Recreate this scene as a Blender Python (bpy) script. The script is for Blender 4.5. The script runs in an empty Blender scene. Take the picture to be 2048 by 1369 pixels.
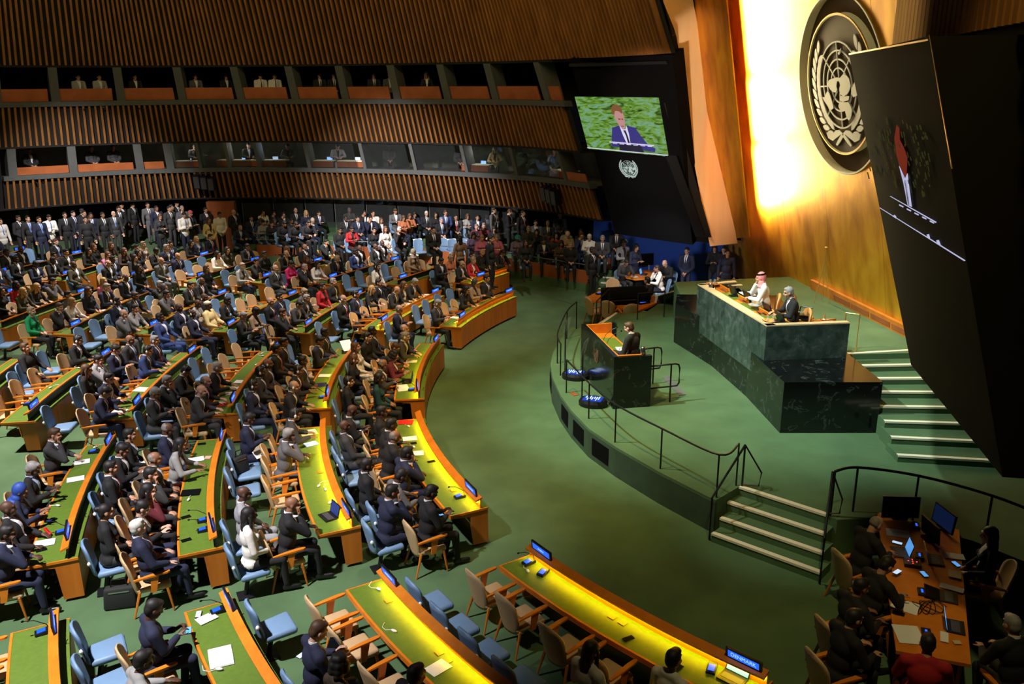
import bpy, bmesh, math, random
import numpy as np
from mathutils import Vector, Matrix
from mathutils.bvhtree import BVHTree
random.seed(7)
SC = bpy.context.scene
COL = SC.collection

# ------------------------------------------------------------------ camera, world, lights, exposure
F, CX, CY, H = 1730.0, 1024.0, 684.5, 8.0
_dn = np.array([1062.0 - CX, 6400.0 - CY, F]); _dn /= np.linalg.norm(_dn)
_fh = np.array([0, 0, 1.0]) - _dn * _dn[2]; _fh /= np.linalg.norm(_fh)
_rt = np.cross(_dn, _fh)
RM = np.stack([_rt, _fh, -_dn])                      # world = RM @ (x right, y down, z forward)
cam = bpy.data.cameras.new('camera'); camo = bpy.data.objects.new('camera', cam); COL.objects.link(camo)
cam.sensor_width = 36.0; cam.lens = F / 2048 * 36.0; cam.clip_end = 300
camo.matrix_world = Matrix(((RM[0][0], -RM[0][1], -RM[0][2], 0), (RM[1][0], -RM[1][1], -RM[1][2], 0), (RM[2][0], -RM[2][1], -RM[2][2], H), (0, 0, 0, 1)))
SC.camera = camo
W = bpy.data.worlds.new('hall_air'); SC.world = W; W.use_nodes = True
W.node_tree.nodes['Background'].inputs[0].default_value = (0.5, 0.6, 0.7, 1); W.node_tree.nodes['Background'].inputs[1].default_value = 0.0035
SC.view_settings.view_transform = 'Standard'; SC.view_settings.look = 'None'; SC.view_settings.gamma = 1; SC.view_settings.use_curve_mapping = False
SC.view_settings.exposure = 0.0

def look(o, t):
    o.rotation_euler = (Vector(t) - o.location).to_track_quat('-Z', 'Y').to_euler()
def spot(name, loc, tgt, power, deg, col=(1, 1, 1), blend=0.6, size=0.25):
    l = bpy.data.lights.new(name, 'SPOT'); l.energy = power; l.spot_size = math.radians(deg); l.spot_blend = blend; l.color = col; l.shadow_soft_size = size
    o = bpy.data.objects.new(name, l); COL.objects.link(o); o.location = loc; look(o, tgt); return o
def area(name, loc, tgt, power, sx, sy, col=(1, 1, 1), spread=180):
    l = bpy.data.lights.new(name, 'AREA'); l.shape = 'RECTANGLE'; l.size = sx; l.size_y = sy; l.energy = power; l.color = col; l.spread = math.radians(spread)
    o = bpy.data.objects.new(name, l); COL.objects.link(o); o.location = loc; look(o, tgt); return o

WARM, COOL = (1.0, 0.90, 0.88), (1.0, 0.95, 0.98)
# ceiling spots over the delegates (rear and middle blocks), softer towards the front
spot('ceiling_spot', (-15, 16, 17), (-13.0, 19.0, 0), 32000, 44, WARM, 0.9)
spot('ceiling_spot', (-12, 34, 17), (-13.5, 30.0, 0), 25000, 46, WARM, 0.9)
spot('ceiling_spot', (-6, 24, 17), (-7.2, 26.0, 0), 13500, 44, WARM, 0.9)
spot('ceiling_spot', (-9, 6, 16), (-6.0, 11.8, 0), 24000, 44, COOL, 0.9)
spot('ceiling_spot', (-1, 16, 17), (-3.2, 17.0, 0), 3600, 38, WARM, 0.9)
spot('ceiling_spot', (2, 26, 17), (-2.2, 29.0, 0), 6000, 40, WARM, 0.9)
spot('terrace_spot', (-8, 30, 9), (-5, 39.5, 1.0), 10500, 60, COOL, 0.8)
spot('terrace_spot', (-16, 30, 10), (-19, 40, 1.0), 9000, 50, COOL, 0.8)
spot('press_spot', (2, 25, 11), (5.2, 32, 0.8), 2600, 34, COOL, 0.8)
spot('backdrop_spot', (4.6, 28.6, 2.2), (6.6, 34, 1.5), 330, 80, COOL, 0.8)  # unseen lamp added below the screen box to brighten the blue backdrop
# stage key lights
spot('stage_spot', (-6, 17, 15), (5.3, 20.6, 0.8), 15500, 42, (0.82, 1.0, 0.92), 0.75)
spot('stage_spot', (2, 12, 15), (8.0, 19.0, 1.5), 6000, 38, (0.86, 1.0, 0.93), 0.8)
spot('lectern_spot', (-8, 22, 12), (3.4, 20.2, 1.8), 5200, 12, (1, 0.95, 0.85), 0.6)
spot('rostrum_spot', (-2, 20, 14), (6.6, 21.0, 3.0), 7500, 16, (1, 0.93, 0.8), 0.6)
# dim warm wash over the open floor in front of the stage
spot('floor_spot', (-2, 14, 16), (-0.2, 19.5, 0), 9500, 52, (1.0, 0.64, 0.24), 1.0)
spot('front_spot', (3, 6, 16), (4.2, 12.6, 0), 2600, 40, (1.0, 0.80, 0.36), 1.0)  # unseen fill added to lift the near floor and control table
spot('step_spot', (-3, 15, 13), (4.6, 14.0, 0.4), 2600, 15, (1.0, 0.97, 0.80), 1.0)
spot('pier_spot', (2.5, 21, 6.5), (6.6, 30.8, 6.6), 2900, 44, (1.0, 0.80, 0.66), 0.5)  # unseen lamp added in mid-air to brighten the pale pier
# wash on the slatted far wall
area('wall_wash', (-8, 22, 14.5), (-8, 41, 6.5), 1050, 26, 1.0, (1.0, 0.78, 0.36))

def at(px, py, z=0.0):
    r = RM @ np.array([(px - CX) / F, (py - CY) / F, 1.0]); t = (z - H) / r[2]
    return Vector((r[0] * t, r[1] * t, z))
def ray(px, py):
    return Vector(RM @ np.array([(px - CX) / F, (py - CY) / F, 1.0]))
CEN = Vector((14.0623, 21.2295)); R0 = 16.456; SLOPE = 0.025
def fz(x, y):
    return SLOPE * max(0.0, math.hypot(x - CEN.x, y - CEN.y) - 17.2)
def atf(px, py, h):
    z = h
    for _ in range(30):
        p = at(px, py, z); z = h + fz(p.x, p.y)
    return p
def pol(p):
    return math.hypot(p[0] - CEN.x, p[1] - CEN.y), math.atan2(p[1] - CEN.y, CEN.x - p[0])
def unpol(r, a):
    return Vector((CEN.x - r * math.cos(a), CEN.y + r * math.sin(a), 0))

# ------------------------------------------------------------------ materials
MT = {}
def mat(name, col, rough=0.6, metal=0.0, emit=None, estr=0.0, noise=0.0, scale=8.0, bump=0.0, objcol=False, alpha=None, stretch=None, spec=0.5):
    m = bpy.data.materials.new(name); m.use_nodes = True; nt = m.node_tree; b = nt.nodes['Principled BSDF']
    b.inputs['Base Color'].default_value = (*col, 1); b.inputs['Roughness'].default_value = rough; b.inputs['Metallic'].default_value = metal
    b.inputs['Specular IOR Level'].default_value = spec
    if emit: b.inputs['Emission Color'].default_value = (*emit, 1); b.inputs['Emission Strength'].default_value = estr
    src = None
    if objcol:
        oi = nt.nodes.new('ShaderNodeObjectInfo'); src = oi.outputs['Color']
    if noise or bump:
        tc = nt.nodes.new('ShaderNodeTexCoord'); mp = nt.nodes.new('ShaderNodeMapping'); nz = nt.nodes.new('ShaderNodeTexNoise')
        nt.links.new(tc.outputs['Object'], mp.inputs[0]); nt.links.new(mp.outputs[0], nz.inputs[0])
        nz.inputs['Scale'].default_value = scale; nz.inputs['Detail'].default_value = 6
        if stretch: mp.inputs['Scale'].default_value = stretch
    if noise:
        mr = nt.nodes.new('ShaderNodeMapRange'); mr.inputs[1].default_value = 0.25; mr.inputs[2].default_value = 0.75; mr.inputs[3].default_value = 1 - noise; mr.inputs[4].default_value = 1 + noise
        nt.links.new(nz.outputs[0], mr.inputs[0])
        mx = nt.nodes.new('ShaderNodeMix'); mx.data_type = 'RGBA'; mx.blend_type = 'MULTIPLY'; mx.inputs[0].default_value = 1
        if src: nt.links.new(src, mx.inputs[6])
        else: mx.inputs[6].default_value = (*col, 1)
        nt.links.new(mr.outputs[0], mx.inputs[7]); src = mx.outputs[2]
    if src: nt.links.new(src, b.inputs['Base Color'])
    if bump:
        bp = nt.nodes.new('ShaderNodeBump'); bp.inputs['Strength'].default_value = bump; bp.inputs['Distance'].default_value = 0.02
        nt.links.new(nz.outputs[0], bp.inputs['Height']); nt.links.new(bp.outputs[0], b.inputs['Normal'])
    if alpha is not None: b.inputs['Alpha'].default_value = alpha
    MT[name] = m; return m
def ramp_noise(name, stops, scale, rough, metal=0.0, detail=8, stretch=None, bump=0.0, dist=0.0, rr=None):
    m = mat(name, (0.5, 0.5, 0.5), rough, metal); nt = m.node_tree; b = nt.nodes['Principled BSDF']
    tc = nt.nodes.new('ShaderNodeTexCoord'); mp = nt.nodes.new('ShaderNodeMapping'); nz = nt.nodes.new('ShaderNodeTexNoise'); cr = nt.nodes.new('ShaderNodeValToRGB')
    nt.links.new(tc.outputs['Object'], mp.inputs[0]); nt.links.new(mp.outputs[0], nz.inputs[0]); nt.links.new(nz.outputs[0], cr.inputs[0]); nt.links.new(cr.outputs[0], b.inputs['Base Color'])
    nz.inputs['Scale'].default_value = scale; nz.inputs['Detail'].default_value = detail; nz.inputs['Distortion'].default_value = dist
    if stretch: mp.inputs['Scale'].default_value = stretch
    e = cr.color_ramp.elements
    while len(e) < len(stops): e.new(0.5)
    for i, (p, c) in enumerate(stops): e[i].position = p; e[i].color = (*c, 1)
    if bump:
        bp = nt.nodes.new('ShaderNodeBump'); bp.inputs['Strength'].default_value = bump; bp.inputs['Distance'].default_value = 0.03
        nt.links.new(nz.outputs[0], bp.inputs['Height']); nt.links.new(bp.outputs[0], b.inputs['Normal'])
    if rr:
        mr = nt.nodes.new('ShaderNodeMapRange'); mr.inputs[3].default_value = rr[0]; mr.inputs[4].default_value = rr[1]
        nt.links.new(nz.outputs[0], mr.inputs[0]); nt.links.new(mr.outputs[0], b.inputs['Roughness'])
    return m
ramp_noise('carpet', [(0.3, (0.056, 0.112, 0.044)), (0.5, (0.068, 0.134, 0.054)), (0.72, (0.082, 0.158, 0.066))], 1.1, 0.95, detail=9, bump=0.15)
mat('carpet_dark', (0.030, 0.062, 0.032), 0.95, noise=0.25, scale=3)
ramp_noise('wood', [(0.3, (0.42, 0.115, 0.010)), (0.55, (0.52, 0.155, 0.013)), (0.75, (0.58, 0.19, 0.018))], 5, 0.42, stretch=(1, 1, 0.15))
ramp_noise('wood_rail', [(0.3, (0.60, 0.165, 0.010)), (0.7, (0.72, 0.225, 0.016))], 5, 0.38)
ramp_noise('wood_dark', [(0.3, (0.22, 0.055, 0.014)), (0.7, (0.33, 0.09, 0.022))], 3, 0.5, stretch=(1, 1, 0.2))
mat('leather', (0.10, 0.172, 0.016), 0.55, noise=0.12, scale=14)
mat('beige', (0.56, 0.385, 0.20), 0.5, noise=0.06, scale=6)
mat('blue', (0.155, 0.265, 0.42), 0.5, noise=0.06, scale=6)
mat('blackmetal', (0.012, 0.012, 0.014), 0.4, 0.3)
mat('chrome', (0.6, 0.6, 0.6), 0.25, 1.0)
mat('black', (0.003, 0.003, 0.0035), 0.9, spec=0.08)
mat('blacksheen', (0.010, 0.008, 0.004), 0.9, spec=0.08)
ramp_noise('marble_black', [(0.0, (0.003, 0.004, 0.004)), (0.60, (0.005, 0.006, 0.006)), (0.635, (0.05, 0.06, 0.055)), (0.66, (0.006, 0.008, 0.007))], 3.4, 0.12, dist=1.2)
ramp_noise('marble_green', [(0.25, (0.014, 0.030, 0.024)), (0.5, (0.040, 0.066, 0.055)), (0.63, (0.065, 0.092, 0.08)), (0.655, (0.12, 0.15, 0.135)), (0.68, (0.05, 0.075, 0.066))], 4.0, 0.25, dist=.7)
ramp_noise('gold', [(0.25, (0.50, 0.19, 0.006)), (0.5, (0.78, 0.36, 0.014)), (0.75, (0.95, 0.54, 0.04))], 1.6, 0.4, 0.75, stretch=(1, 1, 0.45), bump=0.25, rr=(0.36, 0.55), dist=0.5)
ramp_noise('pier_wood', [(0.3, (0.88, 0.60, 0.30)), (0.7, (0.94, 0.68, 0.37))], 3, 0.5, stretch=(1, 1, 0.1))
ramp_noise('slat_wood', [(0.3, (0.20, 0.075, 0.016)), (0.7, (0.34, 0.14, 0.03))], 3, 0.5, stretch=(1, 1, 0.15))
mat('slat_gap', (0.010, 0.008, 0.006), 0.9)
mat('grey_band', (0.10, 0.105, 0.10), 0.8, noise=0.1, scale=4)
mat('parapet', (0.42, 0.12, 0.035), 0.6, noise=0.2, scale=2)
mat('emblem_bronze', (0.060, 0.033, 0.011), 0.8, 0.0, noise=0.15, scale=2)
mat('emblem_silver', (0.60, 0.62, 0.66), 0.6)
mat('emblem_rim', (0.85, 0.55, 0.16), 0.3, 0.8)
mat('emblem_side', (0.72, 0.72, 0.58), 0.5)
mat('nosing', (0.80, 0.76, 0.58), 0.6)
mat('curtain_blue', (0.004, 0.05, 0.32), 0.8)
mat('white', (0.80, 0.80, 0.78), 0.6)
mat('paper', (0.82, 0.82, 0.80), 0.7, noise=0.03, scale=20)
mat('paper_green', (0.80, 0.84, 0.62), 0.7)
mat('paper_pink', (0.75, 0.40, 0.32), 0.7)
mat('red', (0.55, 0.015, 0.012), 0.5)
mat('navy', (0.012, 0.022, 0.16), 0.5)
mat('bagcanvas', (0.012, 0.014, 0.012), 0.8)
mat('tanleather', (0.30, 0.10, 0.03), 0.5)
mat('glass', (0.75, 0.85, 0.82), 0.05, alpha=0.12)
mat('glass_dark', (0.04, 0.045, 0.045), 0.03, alpha=0.30, spec=1.0)
mat('keys', (0.05, 0.05, 0.055), 0.5)
mat('led_blue', (0.0, 0.02, 0.2), 0.4, emit=(0.02, 0.14, 1.0), estr=1.1)
mat('led_dim', (0.0, 0.01, 0.1), 0.4, emit=(0.03, 0.12, 0.9), estr=0.45)
mat('led_text', (0.3, 0.5, 1.0), 0.4, emit=(0.25, 0.5, 1.0), estr=1.5)
mat('led_yellow', (1, 0.8, 0.1), 0.4, emit=(1.0, 0.90, 0.01), estr=44.0)
mat('led_red', (1, 0.1, 0.1), 0.4, emit=(1.0, 0.05, 0.05), estr=2.0)
mat('scr_white', (0.6, 0.7, 0.9), 0.4, emit=(0.50, 0.72, 1.0), estr=0.9)
mat('scr_blue', (0.1, 0.3, 0.8), 0.4, emit=(0.10, 0.36, 0.85), estr=0.85)
mat('scr_deep', (0.02, 0.04, 0.2), 0.4, emit=(0.01, 0.03, 0.12), estr=0.25)
mat('desk_lamp', (1, 1, 0.9), 0.4, emit=(0.9, 1.0, 0.9), estr=3.0)
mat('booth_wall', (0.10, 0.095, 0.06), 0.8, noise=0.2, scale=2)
mat('cloth', (0.5, 0.5, 0.5), 0.85, objcol=True, noise=0.10, scale=18)
mat('skin', (0.5, 0.5, 0.5), 0.55, objcol=True)
mat('skin_eye', (0.02, 0.015, 0.012), 0.3)
mat('skin_lip', (0.28, 0.09, 0.07), 0.5)
mat('hair', (0.5, 0.5, 0.5), 0.6, objcol=True, noise=0.25, scale=40)
mat('chair_orange', (.72, .33, .09), .5)
mat('straw', (0.62, 0.48, 0.26), 0.7)
mat('keffiyeh', (0.70, 0.22, 0.22), 0.8, noise=0.5, scale=60)
mat('pattern', (0.28, 0.28, 0.27), 0.8, noise=0.9, scale=30)

# ------------------------------------------------------------------ mesh helpers
class MB:
    def __init__(s): s.v, s.f, s.m, s.mi = [], [], [], 0
    def add(s, vs, fs):
        o = len(s.v); s.v += [tuple(x) for x in vs]; s.f += [tuple(i + o for i in f) for f in fs]; s.m += [s.mi] * len(fs); return s
    def box(s, c, d, M=None, taper=1.0):
        x, y, z = d[0] / 2, d[1] / 2, d[2] / 2; t = taper
        vs = [(-x, -y, -z), (x, -y, -z), (x, y, -z), (-x, y, -z), (-x * t, -y * t, z), (x * t, -y * t, z), (x * t, y * t, z), (-x * t, y * t, z)]
        vs = [Vector(v) for v in vs]
        if M: vs = [M @ v for v in vs]
        return s.add([v + Vector(c) for v in vs], [(0, 3, 2, 1), (4, 5, 6, 7), (0, 1, 5, 4), (1, 2, 6, 5), (2, 3, 7, 6), (3, 0, 4, 7)])
    def hexa(s, p):                                   # 8 corners: bottom 4 then top 4
        return s.add(p, [(0, 3, 2, 1), (4, 5, 6, 7), (0, 1, 5, 4), (1, 2, 6, 5), (2, 3, 7, 6), (3, 0, 4, 7)])
    def prism(s, poly, z0, z1):
        n = len(poly); vs = [(p[0], p[1], z0) for p in poly] + [(p[0], p[1], z1) for p in poly]
        return s.add(vs, [tuple(range(n - 1, -1, -1)), tuple(range(n, 2 * n))] + [(i, (i + 1) % n, n + (i + 1) % n, n + i) for i in range(n)])
    def slab(s, pts, off):                            # polygon in space, extruded by vector
        n = len(pts); off = Vector(off); vs = [Vector(p) for p in pts]; vs += [p + off for p in vs]
        return s.add(vs, [tuple(range(n - 1, -1, -1)), tuple(range(n, 2 * n))] + [(i, (i + 1) % n, n + (i + 1) % n, n + i) for i in range(n)])
    def loft(s, rings, closed=True, caps=True):       # rings of equal count
        n = len(rings[0]); vs = [p for r in rings for p in r]; fs = []
        for k in range(len(rings) - 1):
            for i in range(n if closed else n - 1):
                j = (i + 1) % n; fs.append((k * n + i, k * n + j, (k + 1) * n + j, (k + 1) * n + i))
        if caps and closed: fs += [tuple(range(n - 1, -1, -1)), tuple(range((len(rings) - 1) * n, len(rings) * n))]
        return s.add(vs, fs)
    def tube(s, path, r, n=8, ends=False):
        path = [Vector(p) for p in path]; rs = r if isinstance(r, (list, tuple)) else [r] * len(path); rings = []
        for i, p in enumerate(path):
            d = (path[min(i + 1, len(path) - 1)] - path[max(i - 1, 0)]).normalized()
            u = d.cross(Vector((0, 0, 1))); u = u.normalized() if u.length > 1e-3 else Vector((1, 0, 0)); w = d.cross(u).normalized()
            rings.append([p + (u * math.cos(t) + w * math.sin(t)) * rs[i] for t in [2 * math.pi * k / n for k in range(n)]])
        return s.loft(rings)
    def ell(s, c, r, M=None, nu=14, nv=9):
        c = Vector(c); rings = []
        for j in range(1, nv):
            t = math.pi * j / nv
            ring = [Vector((r[0] * math.sin(t) * math.cos(2 * math.pi * i / nu), r[1] * math.sin(t) * math.sin(2 * math.pi * i / nu), -r[2] * math.cos(t))) for i in range(nu)]
            rings.append(ring)
        vs = [v for q in rings for v in q]; n0 = len(vs); vs += [Vector((0, 0, -r[2])), Vector((0, 0, r[2]))]
        if M: vs = [M @ v for v in vs]
        vs = [v + c for v in vs]; fs = []
        for k in range(nv - 2):
            for i in range(nu):
                j = (i + 1) % nu; fs.append((k * nu + i, k * nu + j, (k + 1) * nu + j, (k + 1) * nu + i))
        for i in range(nu):
            j = (i + 1) % nu; fs.append((j, i, n0)); fs.append(((nv - 2) * nu + i, (nv - 2) * nu + j, n0 + 1))
        return s.add(vs, fs)
    def cap(s, a, ra, b, rb, n=10):                   # tapered capsule
        a, b = Vector(a), Vector(b); d = b - a; L = max(d.length, 1e-5); d /= L
        pts = [(a - d * ra * math.cos(t), ra * math.sin(t)) for t in (0.15, 0.6, 1.1)] + [(a, ra), (a.lerp(b, 0.5), (ra + rb) / 2), (b, rb)] + [(b + d * rb * math.sin(t), rb * math.cos(t)) for t in (0.5, 1.0, 1.42)]
        u = d.cross(Vector((0, 0, 1))); u = u.normalized() if u.length > 1e-3 else Vector((1, 0, 0)); w = d.cross(u).normalized()
        return s.loft([[p + (u * math.cos(2 * math.pi * k / n) + w * math.sin(2 * math.pi * k / n)) * r for k in range(n)] for p, r in pts])
    def mesh(s, name, mats):
        me = bpy.data.meshes.new(name); me.from_pydata(s.v, [], s.f)
        for m in (mats if isinstance(mats, (list, tuple)) else [mats]): me.materials.append(MT[m] if isinstance(m, str) else m)
        if len(me.materials) > 1: me.polygons.foreach_set('material_index', s.m)
        me.update(); return me
    def build(s, name, mats, parent=None, smooth=False, **k):
        me = s.mesh(name, mats)
        if smooth: me.polygons.foreach_set('use_smooth', [True] * len(me.polygons))
        return put(name, me, parent, **k)
LAST = [None]
def put(name, me, parent=None, loc=None, rz=None, M=None, kind=None, label=None, cat=None, group=None, color=None):
    o = bpy.data.objects.new(name, me); COL.objects.link(o); LAST[0] = o
    if parent is not None: o.parent = parent
    if M is not None: o.matrix_local = M
    if loc is not None: o.location = loc
    if rz is not None: o.rotation_euler = (0, 0, rz)
    if color: o.color = (*color, 1)
    if kind: o['kind'] = kind
    if label: o['label'] = label
    if cat: o['category'] = cat
    if group: o['group'] = group
    return o
def empty(name, loc, label, cat, rz=0.0, group=None):
    return put(name, None, loc=loc, rz=rz, label=label, cat=cat, group=group)
def bevelbox(d, b=0.02, seg=2):
    bm = bmesh.new(); bmesh.ops.create_cube(bm, size=1.0)
    for v in bm.verts: v.co = Vector((v.co.x * d[0], v.co.y * d[1], v.co.z * d[2]))
    bmesh.ops.bevel(bm, geom=bm.edges[:], offset=b, segments=seg, affect='EDGES', profile=0.5)
    mb = MB(); bm.verts.index_update(); mb.add([v.co.copy() for v in bm.verts], [[v.index for v in f.verts] for f in bm.faces]); bm.free(); return mb
def copy_tree(root, loc, rz, label=None, group=None, kids=True):
    r = root.copy(); COL.objects.link(r); r.location = loc; r.rotation_euler = (0, 0, rz)
    if label: r['label'] = label
    if group: r['group'] = group
    for c in list(root.children):
        d = c.copy(); COL.objects.link(d); d.parent = r
        for e in list(c.children):
            f = e.copy(); COL.objects.link(f); f.parent = d
    return r
ORD = ['first', 'second', 'third', 'fourth', 'fifth', 'sixth', 'seventh', 'eighth', 'ninth', 'tenth', 'eleventh', 'twelfth', 'thirteenth', 'fourteenth', 'fifteenth', 'sixteenth', 'seventeenth', 'eighteenth', 'nineteenth', 'twentieth', 'twenty-first', 'twenty-second', 'twenty-third', 'twenty-fourth', 'twenty-fifth', 'twenty-sixth', 'twenty-seventh', 'twenty-eighth', 'twenty-ninth', 'thirtieth']
def ordw(i): return ORD[i] if i < len(ORD) else 'farther ' + ordw(i - len(ORD))
# ------------------------------------------------------------------ floor, stage, steps
def V3(p, z): return Vector((p[0], p[1], z))
def floor_mesh():
    mb = MB(); rs = [2, 8, 14, 17.2, 20, 24, 28, 32, 36, 40, 44, 48]; n = 72
    rings = [[V3(unpol(r, 2 * math.pi * i / n), SLOPE * max(0, r - 17.2)) for i in range(n)] for r in rs]
    mb.loft(rings, caps=False); mb.add(rings[0], [tuple(range(n))]); return mb
floor_mesh().build('floor', 'carpet', kind='structure')
SZ, DZ = 0.667, 1.80
edge = [(2.6, 27.3), (1.84, 25.9), (1.46, 24.57), (1.15, 23.19), (1.03, 22.14), (1.04, 21.0), (1.175, 19.7), (1.37, 18.7), (1.68, 17.6), (2.16, 16.6), (2.86, 15.4), (3.68, 14.2)]
near = [(4.24, 14.74), (5.50, 13.62), (5.62, 13.45), (6.2, 13.5), (6.85, 13.3), (7.6, 12.7), (8.2, 11.9), (8.8, 10.6), (12, 10.6), (12, 19)]
A1, A2 = at(1186, 657, SZ), at(1232, 626, SZ)
farp = [(at(*p, SZ).x, at(*p, SZ).y) for p in ((1324, 604), (1294, 623), (1271, 626), (1246, 628), (1232, 626), (1186, 657))]
stage_poly = edge[1:] + near + [(10, 27.5)] + farp
mb = MB(); mb.prism(stage_poly, -0.02, SZ); mb.build('floor_stage', 'carpet', kind='structure')
# dark skirting panels recessed in the stage front
sk = MB()
def offs(poly, d):
    out = []
    for i, p in enumerate(poly):
        a = Vector(poly[max(i - 1, 0)]); b = Vector(poly[min(i + 1, len(poly) - 1)]); t = (b - a).normalized(); out.append((p[0] - t.y * d, p[1] + t.x * d))
    return out
e1 = offs(edge[2:], -0.012); e2 = offs(edge[2:], 0.05)
skirt = put('trim_stage', None, kind='structure')
for i in range(len(e1) - 1):
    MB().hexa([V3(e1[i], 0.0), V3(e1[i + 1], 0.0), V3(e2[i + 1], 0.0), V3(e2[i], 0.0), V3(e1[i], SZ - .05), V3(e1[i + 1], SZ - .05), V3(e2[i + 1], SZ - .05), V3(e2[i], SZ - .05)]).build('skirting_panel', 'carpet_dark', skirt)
def vent(i, t0, t1):
    a, b = Vector(e1[i]), Vector(e1[i + 1]); p, q = a.lerp(b, t0), a.lerp(b, t1); d = Vector(((q - p).y, -(q - p).x)).normalized() * .012
    MB().slab([V3(p, .14), V3(q, .14), V3(q, .52), V3(p, .52)], (d.x, d.y, 0)).build('vent_grille', 'black', skirt)
for i in (2, 4, 5, 6): vent(i, .15, .75)
# stage steps near the audience: four treads with pale nosings
def steps(name, lines, zs, depthv, pile=0.0, z0=-0.02):
    root = put(name, None, kind='structure')
    for (a, b), z in zip(lines, zs):
        a, b = Vector((a[0], a[1], 0)), Vector((b[0], b[1], 0)); d = Vector((*depthv, 0))
        MB().hexa([V3(a, z0), V3(b, z0), V3(b + d, z0), V3(a + d, z0), V3(a, z), V3(b, z), V3(b + d, z), V3(a + d, z)]).build('tread', 'carpet', root); tr = LAST[0]
        t = (b - a).normalized(); n = d.normalized(); f = n * -0.012; g = n * 0.085
        MB().hexa([V3(a + f, z - .03), V3(b + f, z - .03), V3(b + g, z - .03), V3(a + g, z - .03), V3(a + f, z + .012), V3(b + f, z + .012), V3(b + g, z + .012), V3(a + g, z + .012)]).build('nosing', 'nosing', tr)
    return root
k = .83333
nl = [((5.09, 17.67), (6.6, 16.32)), ((4.76, 17.34), (6.42, 15.89)), ((4.52, 16.98), (6.25, 15.48)), ((4.28, 16.67), (6.08, 15.08))]
steps('floor_step_near', [((a[0] * k, a[1] * k), (b[0] * k, b[1] * k)) for a, b in nl], [SZ + .002, .5, .333, .167], (0.30, 0.34))
ul = [((7.88, 19.32), (9.5, 19.56)), ((7.90, 18.85), (9.6, 18.93)), ((7.96, 18.37), (9.7, 18.37)), ((7.92, 17.9), (9.8, 17.82)), ((7.87, 17.38), (9.9, 17.25)), ((7.82, 16.88), (10, 16.66)), ((7.76, 16.36), (10.1, 16.02)), ((7.66, 15.79), (10.2, 15.36))]
steps('floor_step_dais', ul, [DZ - .1417 * i for i in range(8)], (0.02, .62), z0=SZ - .01)
fl = [(A1, A2)] + [((A1.x - .22 * i, A1.y + .25 * i), (A2.x - .22 * i, A2.y + .25 * i)) for i in (1, 2)]
steps('floor_step_far', [((a[0], a[1]), (b[0], b[1])) for a, b in fl], [SZ + .002, .45, .22], (0.2, -.22))
# dais behind the rostrum
MB().prism([(7.5, 19.3), (11.5, 19.5), (11, 28), (5.2, 27), (5.0, 24.3), (7.5, 24.3)], SZ - .01, DZ - .006).build('floor_dais', 'carpet', kind='structure')
pa = [at(1318, 606, SZ), at(1392, 601, SZ)]; pt = [at(1316, 592, .95), at(1397, 569, 1.75)]
par = put('wall_dais_side', None, kind='structure')
MB().slab([pa[0], pa[1], pt[1], pt[0]], (0.03, .1, 0)).build('panel', 'carpet', par)
MB().tube([pt[0], pt[1]], .022, 6).build('coping', 'nosing', par)

# ------------------------------------------------------------------ gold wall and emblem
GB = Vector((9.43, 24.7, DZ)); GD = Vector((0.118, -0.993, 0)).normalized(); GN = Vector((-0.993, -0.118, 0)); LE = math.radians(10)
GU = (GN * math.sin(LE) + Vector((0, 0, math.cos(LE)))).normalized(); GNN = GD.cross(GU).normalized()
if GNN.x > 0: GNN = -GNN
def gp(px, py, off=0.0):
    r = ray(px, py); P0 = GB + GNN * off; t = (P0 - Vector((0, 0, H))).dot(GNN) / r.dot(GNN); return Vector((0, 0, H)) + r * t
EMC = (gp(1671, 83.5) + gp(1684.5, 256.5)) / 2; ER = (gp(1671, 83.5) - gp(1684.5, 256.5)).length / 2
EU = (gp(1671, 83.5) - gp(1684.5, 256.5)).normalized(); ED = EU.cross(GNN).normalized()
if ED.dot(GD) < 0: ED = -ED
gold = put('wall_gold', None, kind='structure')
for i in range(7):                                    # tall gilded panels with fine seams
    a0 = -9 + 3.0 * i; a1 = a0 + 2.985
    p = [GB - GD * a1, GB - GD * a0]; q = [x + GU * 12.5 for x in p]; p = [x - GU * 1.8 for x in p]
    s0, s1 = sorted(((p[0] - EMC).dot(GD), (p[1] - EMC).dot(GD))); RR = ER * 2.12
    if s1 < -RR or s0 > RR: MB().slab([p[0], p[1], q[1], q[0]], GNN * -.15).build('gold_panel', 'gold', gold); continue
    mb = MB(); N = 48; z0, z1 = (p[0] - EMC).dot(GU), (q[0] - EMC).dot(GU); W2 = lambda s, z: EMC + GD * s + GU * z   # panel cut out around the round recess
    cs = sorted(set([s0 + (s1 - s0) * t / N for t in range(N + 1)] + [x for x in (-RR, RR) if s0 < x < s1])); hh = lambda s: math.sqrt(max(0, RR * RR - s * s))
    for u, v in zip(cs, cs[1:]):
        if abs((u + v) / 2) > RR: mb.slab([W2(u, z0), W2(v, z0), W2(v, z1), W2(u, z1)], GNN * -.15)
        else: mb.slab([W2(u, z0), W2(v, z0), W2(v, -hh(v)), W2(u, -hh(u))], GNN * -.15); mb.slab([W2(u, hh(u)), W2(v, hh(v)), W2(v, z1), W2(u, z1)], GNN * -.15)
    mb.build('gold_panel', 'gold', gold)
ret = [gp(1474, 477, .95), gp(1498, 474, .95), gp(1449, -40, .95), gp(1352, -40, .95)]
MB().slab(ret, GNN * -.04).build('gold_return', 'gold', gold)
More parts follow.
